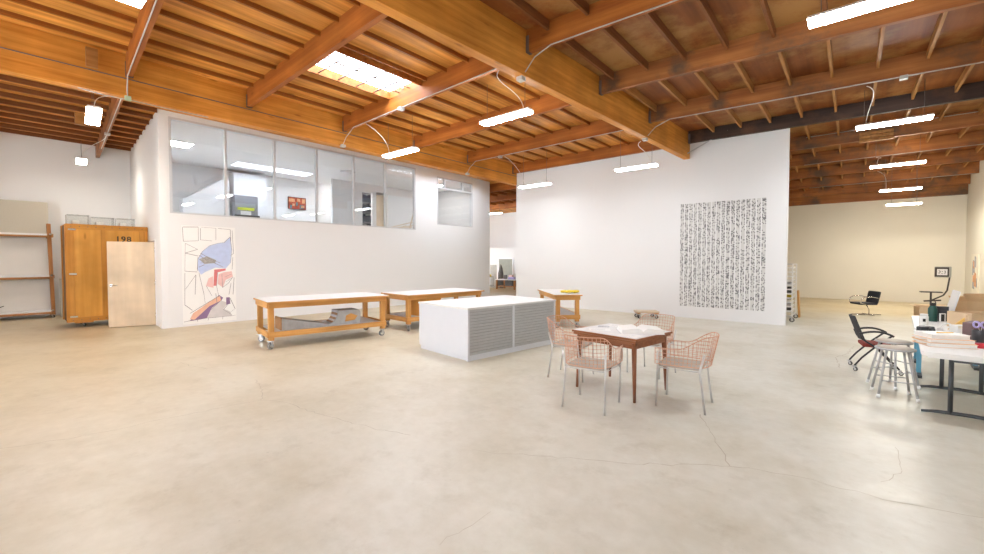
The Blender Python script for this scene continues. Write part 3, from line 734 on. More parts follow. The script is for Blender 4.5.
# ------------------------------------------------------------------ workbenches
def workbench(lb, loc, rz, W, L, H, inx, iny, shelf=True):
    t = thing('workbench', lb, 'workbench', loc, rz, 'wooden workbenches on wheels')
    MB().box(-W / 2, W / 2, -L / 2, L / 2, H - .004, H).build('tabletop', 'laminate', t)
    MB().box(-W / 2 - .008, W / 2 + .008, -L / 2 - .008, L / 2 + .008, H - .035, H - .005).build('top_edging', 'bench_wood', t, .004)
    lx, ly = W / 2 - inx, L / 2 - iny; p = .045; zb = .15
    for sx, sy in ((-1, -1), (1, -1), (1, 1), (-1, 1)):
        MB().box(sx * lx - p, sx * lx + p, sy * ly - p, sy * ly + p, zb, H - .036).build('leg', 'bench_post', t, .004)
        caster(t, sx * lx, sy * ly, .058, zb + .001, random.uniform(0, 6))
    for sx in (-1, 1):
        MB().box(sx * (lx + p + .0), sx * (lx + p + .024), -ly - p, ly + p, H - .125, H - .037).build('apron', 'bench_wood', t)
        MB().box(sx * (lx + p), sx * (lx + p + .024), -ly - p, ly + p, .21, .31).build('lower_rail', 'bench_wood', t)
    for sy in (-1, 1):
        MB().box(-lx - p, lx + p, sy * (ly + p), sy * (ly + p + .024), H - .125, H - .037).build('apron', 'bench_rail', t)
        MB().box(-lx - p, lx + p, sy * (ly + p), sy * (ly + p + .024), .21, .31).build('lower_rail', 'bench_rail', t)
    if shelf: MB().box(-lx - p + .0, lx + p, -ly + p, ly - p, .285, .305).build('shelf', 'shelf_grey', t)
    return t
workbench('nearest wooden workbench on wheels, with a small ramp on its shelf', (-8.18, 4.31, 0), R(-10), 1.18, 2.30, .86, .14, .08)
workbench('middle wooden workbench on wheels, behind the white plan chest', (-7.93, 7.10, 0), R(-5), 1.18, 2.30, .82, .14, .08)
workbench('right wooden workbench behind the plan chest, with a yellow cloth on it', (-5.70, 9.31, 0), R(46), .66, 1.9, .79, .10, .08)

# mini ramp on the lower shelf of the nearest bench
def ramp_pt(u, z, n): return Vector((n, u, z))
t = thing('miniature_ramp', 'grey miniature skate ramp with brown panel on the nearest bench shelf', 'ramp', (-8.20, 4.22, .3055), R(-10))
def prof_box(name, poly, x0, x1, mat): return MB().prism(poly, lambda a, b: (x0, a, b), lambda a, b: (x1, a, b)).build(name, mat, t)
prof_box('wedge', [(-.78, 0), (.06, 0), (.06, .035), (-.2, .09), (-.78, .215)], -.05, .38, 'concrete_ramp')
MB().box(-.05, .38, -.80, -.781, 0, .225).build('end_board', 'ramp_brown', t)
cv = [(.07 + .16 * (1 - math.cos(a)) * 0 + .26 * math.sin(a) * .75, .03 + .25 * (1 - math.cos(a))) for a in [i * PI / 2 / 8 for i in range(9)]]
prof_box('quarter_pipe', [(.07, 0)] + cv + [(.68, .28), (.72, .24), (.72, .02), (.70, 0)], -.02, .36, 'concrete_ramp')
m = MB()
for i, (a, b) in enumerate(zip(cv[2:], cv[3:])):
    m.mi = i % 2
    m.poly([(-.0, a[0] - .003, a[1] + .003), (.34, a[0] - .003, a[1] + .003), (.34, b[0] - .003, b[1] + .003), (-.0, b[0] - .003, b[1] + .003)])
m.build('curved_face', ['ramp_brown', 'grey_paper'], t)
m = MB(); m.prism([(.40, .05), (.60, .07), (.66, .15), (.52, .21), (.42, .17)], lambda a, b: (.36, a, b), lambda a, b: (.363, a, b)); m.build('worn_patch', 'bench_wood', t)
t = thing('wooden_box', 'orange wooden box on the shelf of the middle workbench', 'box', (-7.72, 6.62, .3055), R(-5))
m = MB(); m.box(-.2, .2, -.3, .3, 0, .02); m.box(-.2, -.18, -.3, .3, .02, .36); m.box(.18, .2, -.3, .3, .02, .36); m.box(-.18, .18, -.3, -.28, .02, .36); m.box(-.18, .18, .28, .3, .02, .36)
m.build('box_sides', 'crate', t)
MB().box(-.21, .21, -.31, .31, .36, .38).build('box_lid', 'crate', t)
m = MB()
for k, (dx, dy) in enumerate([(-.13, .1), (0, .04), (.12, -.03), (.05, .12), (-.05, -.06), (.16, .07)]):
    m.blob((dx, dy, .042), (.085, .07, .032), k, .25)
o = m.build('yellow_cloth', 'yellow_cloth'); o.location = (-5.20, 9.02, .792); o.rotation_euler = (0, 0, .7); tag(o, 'crumpled yellow cloth lying on the right workbench', 'cloth')

# ------------------------------------------------------------------ plan chest
t = thing('plan_chest', 'big white plan chest with two banks of grey drawers', 'plan chest', (-4.565, 4.78, 0), R(-7))
W, L, H = 1.39, 2.16, .845
MB().box(-W, -.03, 0.0, L, .07, H - .03).build('body', 'file_white', t, .004)
MB().box(-W + .02, -.03, .02, L - .02, 0, .07).build('plinth', 'file_white', t)
MB().box(-W - .012, .012, -.012, L + .012, H - .03, H).build('top', 'laminate', t, .004)
MB().box(-.03, 0, 0, .035, .0, H - .03).build('end_post', 'file_white', t)
MB().box(-.03, 0, L - .035, L, .0, H - .03).build('end_post', 'file_white', t)
MB().box(-.03, 0, 1.005, 1.05, .0, H - .03).build('centre_post', 'file_white', t)
for a, b in ((.035, 1.005), (1.05, L - .035)):
    MB().box(-.03, 0, a, b, 0, .085).build('bottom_rail', 'file_white', t)
    MB().box(-.03, -.022, a, b, .085, H - .03).build('drawer_recess', 'file_gap', t)
    n = 15; hh = (H - .03 - .085) / n
    for k in range(n):
        z = .085 + hh * k
        dmat = 'file_grey'
        d = MB(); d.prism([(-.022, z + .003), (-.004, z + .003), (-.004, z + hh - .012), (.003, z + hh - .008), (.003, z + hh - .004), (-.022, z + hh - .004)], lambda p, q: (p, a + .004, q), lambda p, q: (p, b - .004, q))
        d.build('drawer', dmat, t)

# ------------------------------------------------------------------ dining table
t = thing('dining_table', 'square reddish wooden draw-leaf table with white top', 'table', (-2.16, 5.02, 0), R(-9))
Wx, Wy, H = .90, .82, .725
MB().box(-Wx / 2, Wx / 2, -Wy / 2, Wy / 2, H - .024, H).build('tabletop', 'walnut', t, .004)
MB().box(-Wx / 2 + .015, Wx / 2 - .015, -Wy / 2 + .015, Wy / 2 - .015, H, H + .003).build('white_top_panel', 'laminate', t)
MB().box(-Wx / 2 + .02, Wx / 2 - .02, -Wy / 2 + .01, Wy / 2 - .01, H - .052, H - .027).build('draw_leaf', 'walnut', t, .003)
m = MB(); i = .05
m.box(-Wx / 2 + i, Wx / 2 - i, -Wy / 2 + i, -Wy / 2 + i + .022, H - .125, H - .052); m.box(-Wx / 2 + i, Wx / 2 - i, Wy / 2 - i - .022, Wy / 2 - i, H - .125, H - .052)
m.box(-Wx / 2 + i, -Wx / 2 + i + .022, -Wy / 2 + i, Wy / 2 - i, H - .125, H - .052); m.box(Wx / 2 - i - .022, Wx / 2 - i, -Wy / 2 + i, Wy / 2 - i, H - .125, H - .052)
m.build('apron', 'walnut', t)
for sx, sy in ((-1, -1), (1, -1), (1, 1), (-1, 1)):
    MB().tube([(sx * (Wx / 2 - .05), sy * (Wy / 2 - .05), 0), (sx * (Wx / 2 - .075), sy * (Wy / 2 - .075), H - .052)], [.016, .03], 14).build('leg', 'walnut_leg', t)
def on_table(x, y): # local -> world on dining table
    c, s = math.cos(R(-9)), math.sin(R(-9)); return (-2.16 + x * c - y * s, 5.02 + x * s + y * c)
# open portfolio of large sheets
x, y = on_table(.22, .05)
t = thing('open_book', 'thick open book of white pages on the square table', 'book', (x, y, .7292), R(34))
def page_stack(s):
    P = [(0, .030)] + [(s * .03 * k, .030 + .045 * math.sin(min(1, k / 2.2) * PI / 2) - .0035 * k) for k in range(1, 9)]
    poly = [(0, 0)] + [(s * .24, 0)] + P[::-1]
    return MB().prism(poly, lambda a, b: (a, -.17, b), lambda a, b: (a, .17, b))
page_stack(-1).build('page_block', 'paper', t); page_stack(1).build('page_block', 'paper', t)
m = MB(); m.box(-.25, .25, -.18, .18, -.0005, .0); m.build('cover', 'grey_paper', t)
for (lx, ly, rot, sx, sy, lb) in [(-.20, .28, 10, .14, .09, 'white sheet of paper behind the open book on the square table'),
                                  (.28, -.27, -5, .12, .09, 'printed sheet at the right-hand corner of the square table'),
                                  (-.20, -.17, 30, .13, .09, 'white sheet in front of the open book on the square table')]:
    x, y = on_table(lx, ly); m = MB(); m.box(-sx, sx, -sy, sy, 0, .002); m.mi = 1
    for k in range(5): m.box(-sx * .8, sx * .5, -sy * .7 + k * sy * .3, -sy * .7 + k * sy * .3 + .006, .002, .0023)
    o = m.build('paper_sheet', ['paper', 'grey_paper']); o.location = (x, y, .7285); o.rotation_euler = (0, 0, R(rot)); tag(o, lb, 'paper')
x, y = on_table(-.30, .06)
o = MB().box(-.07, .07, -.03, .03, 0, .012).build('notebook', 'grey_paper', None, .003); o.location = (x, y, .7285); o.rotation_euler = (0, 0, .3); tag(o, 'small grey notebook at the left side of the square table', 'notebook')

# ------------------------------------------------------------------ wire armchairs
def wire_chair(lb, loc, rz):
    t = thing('wire_armchair', lb, 'chair', loc, rz, 'wire armchairs round the square table')
    rt = .0115
    for s in (-1, 1):
        MB().tube([(s * .235, .215, .0), (s * .245, .205, .44), (s * .265, .195, .62)], rt, 8).build('leg', 'aluminium', t)
        MB().tube([(s * .235, -.27, .0), (s * .225, -.215, .42), (s * .225, -.215, .45), (s * .24, -.26, .62)], rt, 8).build('leg', 'aluminium', t)
    z = .432
    MB().tube([(.245, .205, z), (-.245, .205, z), (-.225, -.215, z), (.225, -.215, z)], .009, 8, closed=True).build('seat_frame', 'aluminium', t)
    sp = []
    for cx, cy, a0 in ((.16, .15, 0), (-.16, .15, 90), (-.15, -.15, 180), (.15, -.15, 270)):
        sp += arc((cx, cy), .07, R(a0), R(a0 + 90), 5)
    MB().prism(sp, lambda a, b: (a, b, .441), lambda a, b: (a, b, .462)).build('seat', 'seat_beige', t, .004)
    # wire shell: plan path from the left arm round the back to the right arm
    half = [(-.262, .225), (-.268, .10), (-.262, -.02), (-.245, -.12)] + arc((-.09, -.125), .155, R(188), R(262), 5) + [(-.05, -.285), (0, -.29)]
    path = half + [(-x, y) for x, y in half[::-1][1:]]
    seg = [0]
    for a, b in zip(path, path[1:]): seg.append(seg[-1] + math.dist(a, b))
    tot = seg[-1]
    def at(s):
        for k in range(len(path) - 1):
            if seg[k + 1] >= s - 1e-9:
                u = (s - seg[k]) / max(1e-9, seg[k + 1] - seg[k]); a, b = path[k], path[k + 1]
                return a[0] + (b[0] - a[0]) * u, a[1] + (b[1] - a[1]) * u
        return path[-1]
    def ztop(s):
        q = abs(s / tot - .5) * 2
        return .80 if q < .28 else (.80 - .15 * (1 - math.cos((q - .28) / .40 * PI)) / 2 if q < .68 else .65)
    zb = .475
    def pt(s, z):
        x, y = at(s); fl = 1 + .12 * (z - .47) / .3
        back = max(0, 1 - abs(s / tot - .5) * 3.2)
        return (x * (1 + .02 * (z - .47) / .3), y * (fl if y < 0 else 1) - .03 * back * (z - .47) / .3, z)
    n = 34; SS = [tot * i / n for i in range(n + 1)]
    m = MB()
    for s_ in SS[1:-1]: m.tube([pt(s_, zb), pt(s_, (zb + ztop(s_)) / 2), pt(s_, ztop(s_))],   .0026, 4, cap=False)
    lev = [zb + (.80 - zb) * k / 8 for k in range(1, 8)]
    for z in lev:
        run = []
        for s_ in [tot * i / (n * 2) for i in range(2 * n + 1)]:
            if ztop(s_) >= z: run.append(pt(s_, z))
            elif len(run) > 1: m.tube(run,   .0026, 4, cap=False); run = []
            else: run = []
        if len(run) > 1: m.tube(run,   .0026, 4, cap=False)
    m.build('wire_shell', 'copper_wire', t)
    rim = [pt(s_, ztop(s_)) for s_ in SS] + [pt(s_, zb) for s_ in SS[::-1]]
    MB().tube(rim, .0050, 6, closed=True).build('shell_rim', 'copper_wire', t)
    return t
c0 = wire_chair('copper wire armchair in front of the square table, its back to the viewer', (-2.17, 4.27, 0), R(6))
dup(c0, (-1.41, 4.92, 0), R(95), 'copper wire armchair at the right end of the square table')
dup(c0, (-2.90, 5.13, 0), R(-80), 'copper wire armchair at the left of the table, beside the plan chest')
dup(c0, (-2.14, 5.98, 0), R(172), 'copper wire armchair behind the square table, mostly hidden')

# ------------------------------------------------------------------ dolly near the partition
t = thing('furniture_dolly', 'low wooden dolly on casters by the partition wall', 'dolly', (-4.30, 11.65, 0), R(35))
MB().box(-.30, .30, -.20, .20, .155, .20).build('deck_board', 'maple', t, .01)
m = MB(); m.box(-.28, -.2, -.19, .19, .13, .155); m.box(.2, .28, -.19, .19, .13, .155); m.build('batten', 'bench_wood', t)
for sx in (-1, 1):
    for sy in (-1, 1): caster(t, sx * .22, sy * .14, .045, .131, random.uniform(0, 6), 'rubber')

# ------------------------------------------------------------------ crate, vitrines, door, rack
t = thing('shipping_crate', 'tall orange plywood shipping crate marked 198 on a dolly', 'crate', (-13.95, 1.07, 0))
CW, CH0, CH1, CD = 1.50, .13, 2.44, .95
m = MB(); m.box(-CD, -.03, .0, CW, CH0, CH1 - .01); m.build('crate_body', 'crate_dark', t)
MB().box(-.03, 0, .0, CW, CH0, CH1).build('front_panel', 'crate', t)
m = MB(); m.box(-CD, 0, -.0, CW, CH1 - .01, CH1 + .012); m.build('crate_top', 'crate_batten_h', t)
for a, b in ((.0, .125), (.60, .68), (CW - .17, CW - .06)): MB().box(0, .022, a, b, CH0 + .11, CH1 - .11).build('batten', 'crate_batten', t)
for a, b in ((CH0, CH0 + .11), (CH1 - .11, CH1)): MB().box(0, .022, 0, CW, a, b).build('batten', 'crate_batten_h', t)
MB().box(-CD, -CD + .10, -.022, 0, CH0, CH1).build('side_batten', 'crate_batten', t)
MB().box(-.12, 0, -.022, .03, CH0, CH1).build('side_batten', 'crate_batten', t)
for z in (.26, 1.27, 2.32): MB().box(.022, .030, .03, .16, z - .018, z + .018).build('latch_plate', 'chrome', t)
m = MB()
for k in range(10):
    z = CH1 - .05; y = .08 + k * .145; m.tube([(.022, y, z), (.026, y, z)], .010, 8)
    m.tube([(.022, y, CH0 + .05), (.026, y, CH0 + .05)], .010, 8)
m.build('bolt_heads', 'hanger', t)
for x in (-.18, -CD + .18):
    for y in (.28, CW - .2):
        MB().box(x - .12, x + .12, y - .16, y + .16, CH0 - .04, CH0).build('dolly_block', 'crate_batten', t)
        caster(t, x, y, .036, CH0 - .04, .5, 'rubber')
cu = bpy.data.curves.new('stencil', 'FONT'); cu.body = '198'; cu.size = .185; cu.extrude = .001; cu.offset = .004; cu.align_x = 'CENTER'; cu.space_character = 1.15
to = bpy.data.objects.new('stencil_tmp', cu); COL.objects.link(to)
dg = bpy.context.evaluated_depsgraph_get()
me = bpy.data.meshes.new_from_object(to.evaluated_get(dg)); bpy.data.objects.remove(to)
me.materials.clear(); me.materials.append(M['black_ink'])
o = bpy.data.objects.new('stencil_number', me); COL.objects.link(o); o.parent = t
o.location = (.0015, 1.02, 2.06); o.rotation_euler = (PI / 2, 0, PI / 2); o['label'] = 'black stencilled number 198'
def vitrine(y0, y1, x0, x1, h, lb):
    t = thing('acrylic_vitrine', lb, 'display case', ((x0 + x1) / 2, (y0 + y1) / 2, CH1 + .012), 0, 'clear vitrines on the crate')
    a, b = (x1 - x0) / 2, (y1 - y0) / 2; q = .006
    m = MB(); m.box(-a, -a + q, -b, b, 0, h); m.box(a - q, a, -b, b, 0, h); m.box(-a, a, -b, -b + q, 0, h); m.box(-a, a, b - q, b, 0, h); m.box(-a, a, -b, b, h, h + q)
    m.build('acrylic_box', 'acrylic', t)
    m = MB(); r = .003
    for sx in (-a, a):
        for sy in (-b, b): m.box(sx - r, sx + r, sy - r, sy + r, 0, h)
    m.build('polished_edges', 'screen_grey', t)
    m = MB(); m.box(-a * .6, a * .6, -b * .5, b * .1, .0, h * .45); m.build('white_card', 'paper', t)
vitrine(1.10, 1.49, -14.45, -14.05, .22, 'left clear acrylic case on top of the crate')
vitrine(1.51, 1.94, -14.45, -14.05, .19, 'middle clear acrylic case on top of the crate')
vitrine(1.97, 2.34, -14.45, -14.05, .19, 'right clear acrylic case on top of the crate')

hp = A + dv * (D0 + .012) - nv * .015
t = struct(thing('door_1', 'pale maple door standing open in front of the crate', 'door', (hp.x, hp.y, 0), R(249.5)))
MB().box(.0, .88, -.044, 0, .012, 2.035).build('door_leaf', 'maple', t, .002)
for z in (.25, 1.05, 1.85): MB().tube([(-.008, .006, z - .06), (-.008, .006, z + .06)], .011, 8).build('hinge', 'chrome', t)
for y, s in ((.0, 1), (-.044, -1)):
    m = MB(); m.tube([(.815, y, 1.0), (.815, y + s * .012, 1.0)], .03, 16); m.tube([(.815, y + s * .01, 1.0), (.815, y + s * .055, 1.0), (.78, y + s * .06, 1.0), (.69, y + s * .058, .998)], .010, 8)
    m.build('lever_handle', 'chrome', t)

t = thing('painting_rack', 'wooden painting storage rack with three levels at the left edge', 'rack', (-16.92, 1.05, 0))
for y in (-.04, -1.55):
    MB().bar((-.0, y, .09), (-.0, y - .05, 2.60), .08, .09, (1, 0, 0)).build('post', 'rack_wood', t)
    MB().bar((-.42, y, .09), (-.42, y - .05, 2.60), .08, .09, (1, 0, 0)).build('post', 'rack_wood', t)
    for z in (.12, 1.14, 2.28): MB().box(-.42, 0, y - .06, y + .04, z - .045, z + .045).build('cross_rail', 'rack_rail', t)
for z in (.16, 1.13, 2.27):
    MB().box(.0, .045, -2.4, -.085, z - .05, z + .005).build('front_rail', 'rack_rail', t)
    MB().box(.0, .043, -2.4, -.085, z + .006, z + .041).build('white_lip', 'laminate', t)
    MB().box(-.42, .04, -2.4, -.09, z + .041, z + .056).build('shelf_board', 'laminate', t)
    MB().tube([(.056, -.06, z + .045), (.070, -.06, z + .045)], .028, 10).build('bolt', 'chrome', t)
for x in (-.40, -.02):
    for y in (-.06, -1.55): caster(t, x, y, .036, .09, .8, 'rubber')
def canvas(y0, y1, z0, z1, x, lb, mat, stroke=None):
    o = MB().box(0, .035, y0 - .95, y1 - .95, 0, z1 - z0)
    o = o.build('canvas', mat, None, .003); o.location = (x, 1.14, z0); o.rotation_euler = (0, R(-1.2), 0); tag(o, lb, 'canvas', 'canvases in the rack'); return o
canvas(-1.4, .78, 2.328, 3.20, -17.10, 'unprimed canvas on the top level of the left rack', 'canvas')
canvas(-1.3, .84, 1.188, 2.20, -17.10, 'pale canvas on the middle level of the left rack', 'canvas_pale')
lowc = canvas(-1.3, .84, .218, 1.06, -17.10, 'pale canvas with a dark mark on the lowest level of the left rack', 'canvas_pale')
MB().tube([(.038, -1.24, .09), (.038, -1.12, .12), (.038, -1.03, .16)], .009, 6).build('dark_mark', 'black_ink', lowc)
o = MB().box(-.02, .02, -.075, .075, 0, 1.08).build('grey_board', 'grey_board'); o.location = (-16.85, 1.215, 0); o.rotation_euler = (0, R(-6), 0); tag(o, 'narrow grey board leaning between rack and crate', 'board')

# ------------------------------------------------------------------ painting on the office wall (a generic abstract)
t = thing('painting', 'unframed painting with pale blue and peach shapes on the office wall', 'painting', (XO, 2.87, .05))
PW, PH = 1.15, 2.38
MB().box(0.001, .006, 0, PW, 0, PH).build('paper_ground', 'paper', t)
lay = [0.0068]
def patch(nm, mat, pts):
    lay[0] += .0004; x = lay[0]
    m = MB(); m.prism(pts, lambda a, b: (x - .0006, a * PW, b * PH), lambda a, b: (x, a * PW, b * PH)); m.build(nm, mat, t)
patch('paint_patch', 'p_blue', [(.27, .56), (.33, .50), (.42, .53), (.60, .57), (.80, .56), (.90, .62), (.93, .76), (.90, .90), (.78, .84), (.66, .83), (.50, .80), (.36, .74), (.28, .66)])
patch('paint_patch', 'p_olive', [(.30, .66), (.45, .69), (.62, .65), (.60, .62), (.40, .61)])
patch('paint_patch', 'p_red', [(.56, .38), (.62, .38), (.64, .52), (.80, .54), (.80, .56), (.58, .55)])
patch('paint_patch', 'p_pink', [(.64, .40), (.74, .36), (.80, .44), (.94, .47), (.92, .53), (.76, .52), (.66, .50)])
patch('paint_patch', 'p_pink', [(.42, .38), (.56, .36), (.55, .48), (.47, .46)])
patch('paint_patch', 'p_purple', [(.10, .03), (.52, .05), (.74, .25), (.66, .28), (.40, .15), (.20, .07)])
patch('paint_patch', 'p_peach', [(.12, .05), (.20, .04), (.48, .17), (.70, .22), (.68, .27), (.55, .24), (.30, .15), (.18, .11)])
patch('paint_patch', 'p_grey', [(.42, .045), (.92, .045), (.86, .10), (.74, .13), (.84, .19), (.70, .22), (.52, .15)])
patch('paint_patch', 'p_purple', [(.80, .17), (.88, .18), (.87, .25), (.80, .25)])
m = MB()
def stroke(pts, wd=.010):
    x = lay[0] + .0012
    P = [(a * PW + random.uniform(-.006, .006), b * PH + random.uniform(-.006, .006)) for a, b in pts]
    for (a, b) in zip(P, P[1:]):
        d = Vector((b[0] - a[0], b[1] - a[1])); 
        if d.length < 1e-4: continue
        d.normalize(); q = Vector((-d.y, d.x)) * wd / 2 * random.uniform(.6, 1.4)
        m.poly([(x, a[0] + q.x, a[1] + q.y), (x, a[0] - q.x, a[1] - q.y), (x, b[0] - q.x, b[1] - q.y), (x, b[0] + q.x, b[1] + q.y)])
for a in [[(.02, .98), (.30, .99), (.30, .85), (.03, .84), (.02, .98)], [(.34, .99), (.62, .985), (.62, .86)], [(.34, .98), (.33, .86), (.55, .85)], [(.66, .985), (.90, .98), (.91, .86)],
          [(.94, .97), (.96, .72), (.90, .70)], [(.06, .82), (.28, .76), (.05, .72), (.28, .69)], [(.06, .82), (.05, .54), (.27, .53)], [(.28, .68), (.27, .54)], [(.05, .52), (.03, .20), (.16, .14)],
          [(.05, .36), (.24, .50), (.22, .30)], [(.30, .52), (.38, .30), (.40, .2)], [(.42, .38), (.52, .28)], [(.95, .68), (.93, .55)], [(.96, .46), (.94, .28)], [(.90, .40), (.86, .28)], [(.88, .24), (.97, .12), (.85, .08)],
          [(.27, .56), (.28, .66), (.36, .74), (.5, .8), (.66, .83), (.78, .84), (.90, .90), (.93, .76), (.90, .62)], [(.33, .72), (.52, .66), (.7, .62)], [(.30, .70), (.44, .65)], [(.31, .62), (.55, .63), (.75, .58)], [(.3, .58), (.4, .60)],
          [(.64, .52), (.62, .38), (.66, .26)], [(.72, .5), (.73, .36), (.84, .40), (.94, .47)], [(.78, .47), (.92, .50)], [(.80, .42), (.93, .46)], [(.60, .3), (.62, .18)], [(.12, .11), (.3, .16), (.5, .22), (.68, .28)], [(.5, .13), (.72, .23)], [(.84, .18), (.74, .12), (.9, .06)],
          [(.02, .03), (.3, .05), (.6, .045), (.98, .05)], [(.25, .02), (.26, .05)], [(.45, .02), (.46, .05)], [(.72, .02), (.73, .05)], [(.84, .2), (.86, .24), (.82, .22)]]:
    stroke(a, .008)
m.build('ink_lines', 'p_ink', t)

# ------------------------------------------------------------------ grid artwork on the partition
NX, NZ = 18, 25
gx0, gx1, gz0, gz1 = -3.65, -1.60, .32, 3.15
t = thing('grid_artwork', 'large wall piece of black and white printed strips on the partition', 'artwork', (gx0, YP, gz0))
cw, ch = (gx1 - gx0) / NX, (gz1 - gz0) / NZ
rnd = random.Random(3)
for i in range(NX):
    m = MB(); x0 = i * cw; wv = cw * .74
    m.box(x0, x0 + wv, -.0045, -.0008, 0, gz1 - gz0); m.mi = 1
    for k in range(NZ):
        z0 = k * ch
        g = 4; dens = rnd.uniform(.22, .50)
        for a in range(g):
            for b in range(g):
                if rnd.random() < dens * (1.15 if a in (0, 3) else .75):
                    px, pz = wv / g, ch * .94 / g
                    xx, zz = x0 + a * px, z0 + ch * .03 + b * pz
                    m.poly([(xx, -.0048, zz), (xx + px, -.0048, zz), (xx + px, -.0048, zz + pz), (xx, -.0048, zz + pz)])
    m.build('print_strip', ['print_paper', 'print_black'], t)

# painting on the far right wall
t = thing('wall_painting', 'tall orange and blue-grey painting on the right-hand wall', 'painting', (XR, 20.7, .48))
MB().box(-.03, 0, -.52, .52, 0, 1.32).build('canvas_ground', 'cream_paper', t)
rnd = random.Random(5)
for k in range(9):
    m = MB(); y0 = rnd.uniform(-.45, .2); z0 = rnd.uniform(.05, .9); hh = rnd.uniform(.25, .5); wv = rnd.uniform(.15, .35)
    m.prism([(y0, z0), (y0 + wv, z0 + .04), (y0 + wv * .9, min(1.28, z0 + hh)), (y0 + .04, min(1.26, z0 + hh * .9))], lambda a, b: (-.03 - .0006 * k - .0002, a, b), lambda a, b: (-.0306 - .0006 * k - .0002, a, b))
    m.build('paint_patch', 'p_orange' if k % 2 else 'p_bluegrey', t)

# ------------------------------------------------------------------ right-hand tables
TA = R(-3.5)
def folding_table(lb, loc, rz, L, W, H, blue=False):
    t = thing('folding_table', lb, 'table', loc, rz)
    pts = []
    for cx, cy, a0 in ((W - .07, L - .07, 0), (.07, L - .07, 90), (.07, .07, 180), (W - .07, .07, 270)): pts += arc((cx, cy), .07, R(a0), R(a0 + 90), 5)
    MB().prism(pts, lambda a, b: (a, b, H - .045), lambda a, b: (a, b, H)).build('tabletop', 'white_plastic', t, .006)
    MB().box(.05, W - .05, .05, L - .05, H - .065, H - .045).build('frame', 'white_plastic' if not blue else 'turquoise', t)
    for y in (.33, L - .33):
        if not blue:
            lf = MB().tube([(W * .30, y, .035), (W * .30, y, H - .06)], .020, 10).build('leg', 'table_leg', t)
            MB().tube([(W * .72, y, .035), (W * .72, y, H - .06)], .020, 10).build('leg', 'table_leg', t)
            foot = [(0.02, y, .013), (.14, y, .030), (W * .5, y, .040), (W - .14, y, .030), (W - .02, y, .013)]
            MB().tube(foot, [.013, .018, .02, .018, .013], 8).build('foot_bar', 'table_leg', t)
            MB().bar((W * .30, y, H - .12), (W * .72, y, H - .12), .02, .02).build('cross_bar', 'table_leg', t)
            MB().bar((W * .5, y, H - .12), (W * .5, y + (.38 if y < L / 2 else -.38), H - .07), .018, .012).build('folding_brace', 'table_leg', t)
        else:
            for x in (.06, W - .12):
                MB().box(x - .025, x + .025, y - .025, y + .025, .04, H - .06).build('leg', 'turquoise', t)
                MB().box(x - .03, x + .03, y - .22, y + .22, .0, .04).build('foot', 'table_leg', t)
    return t
TZ = .69
folding_table('long white folding table with charcoal legs at right', (.55, 5.98, 0), TA, 1.86, .76, TZ)
folding_table('white work table on turquoise legs, behind the folding table', (.66, 7.96, 0), TA, 1.8, .80, TZ, True)
def put(o, x, y, z=TZ, rz=0): o.location = (x, y, z); o.rotation_euler = (0, 0, rz); return o
# stack of portfolios
zz = TZ
for k, (h, mat, sx, sy, lb, edge) in enumerate([(.042, 'cream_paper', .185, .15, 'lowest cream paper portfolio of the pile on the folding table', 'orange_edge'), (.040, 'cream_paper', .18, .145, 'middle cream paper portfolio of the pile on the folding table', 'orange_edge'), (.045, 'paper', .16, .13, 'white ream of paper on top of the portfolio pile', None)]):
    t = thing('paper_portfolio', lb, 'portfolio', (.77 - .01 * k, 6.54 + .01 * k, zz), R(20 + 3 * k), 'pile of paper portfolios')
    MB().box(-sx, sx, -sy, sy, .003, h - .003).build('sheets', 'paper', t, .003)
    m = MB(); m.box(-sx - .006, sx + .006, -sy - .006, sy + .006, 0, .003); m.box(-sx - .006, sx + .006, -sy - .006, sy + .006, h - .003, h)
    m.build('cover', edge or 'paper', t)
    if edge: MB().tube([(-sx - .006, -.1, h / 2), (-sx - .05, -.06, h / 2), (-sx - .05, .06, h / 2), (-sx - .006, .1, h / 2)], .005, 6).build('tie_cord', edge, t)
    zz += h
put(tag(MB().tube([(-.09, 0, .005), (.08, 0, .005), (.095, 0, .005)], [.005, .005, .001], 6).build('pencil', 'orange_pencil'), 'orange pencil lying on top of the paper pile', 'pencil'), .78, 6.58, zz, R(40))
t = thing('camera_device', 'small black camera lying on the near corner of folding table', 'camera', (.73, 7.60, TZ), R(45))
MB().box(-.09, .09, -.035, .035, 0, .07).build('body', 'black_plastic', t, .008)
MB().tube([(.02, -.035, .035), (.02, -.075, .035)], .028, 16).build('lens', 'black_plastic', t)
MB().box(-.07, -.03, -.02, .02, .07, .085).build('dial', 'steel', t)
t = thing('headphones', 'white headband arching behind the black camera', 'headphones', (.93, 7.72, TZ), R(40))
MB().tube([(.085 * math.cos(a), 0, .03 + .085 * math.sin(a)) for a in [PI * i / 14 for i in range(15)]], .008, 8).build('headband', 'white_plastic', t)
for s in (-1, 1): MB().tube([(s * .085 - .012, 0, .032), (s * .085 + .012, 0, .032)], .032, 14).build('ear_cup', 'white_plastic', t)
t = thing('white_jar', 'white jar standing at far left of the turquoise-legged table', 'jar', (.79, 8.42, TZ))
MB().lathe([(.045, 0), (.048, .01), (.048, .12), (.04, .13)], n=20).build('jar_body', 'white_plastic', t)
MB().lathe([(.042, .13), (.042, .155), (.0, .157)], n=20).build('lid', 'white_plastic', t)
MB().box(-.014, .014, -.0495, -.047, .05, .09).build('dark_label', 'black_ink', t)
t = thing('flask_bottle', 'dark green metal flask beside the pale screen', 'bottle', (.935, 9.0, TZ))
MB().lathe([(.048, 0), (.052, .012), (.052, .19), (.035, .225), (.030, .235)], n=24).build('flask_body', 'bottle_green', t)
MB().lathe([(.034, .235), (.034, .275), (.0, .278)], n=20).build('screw_cap', 'black_plastic', t)
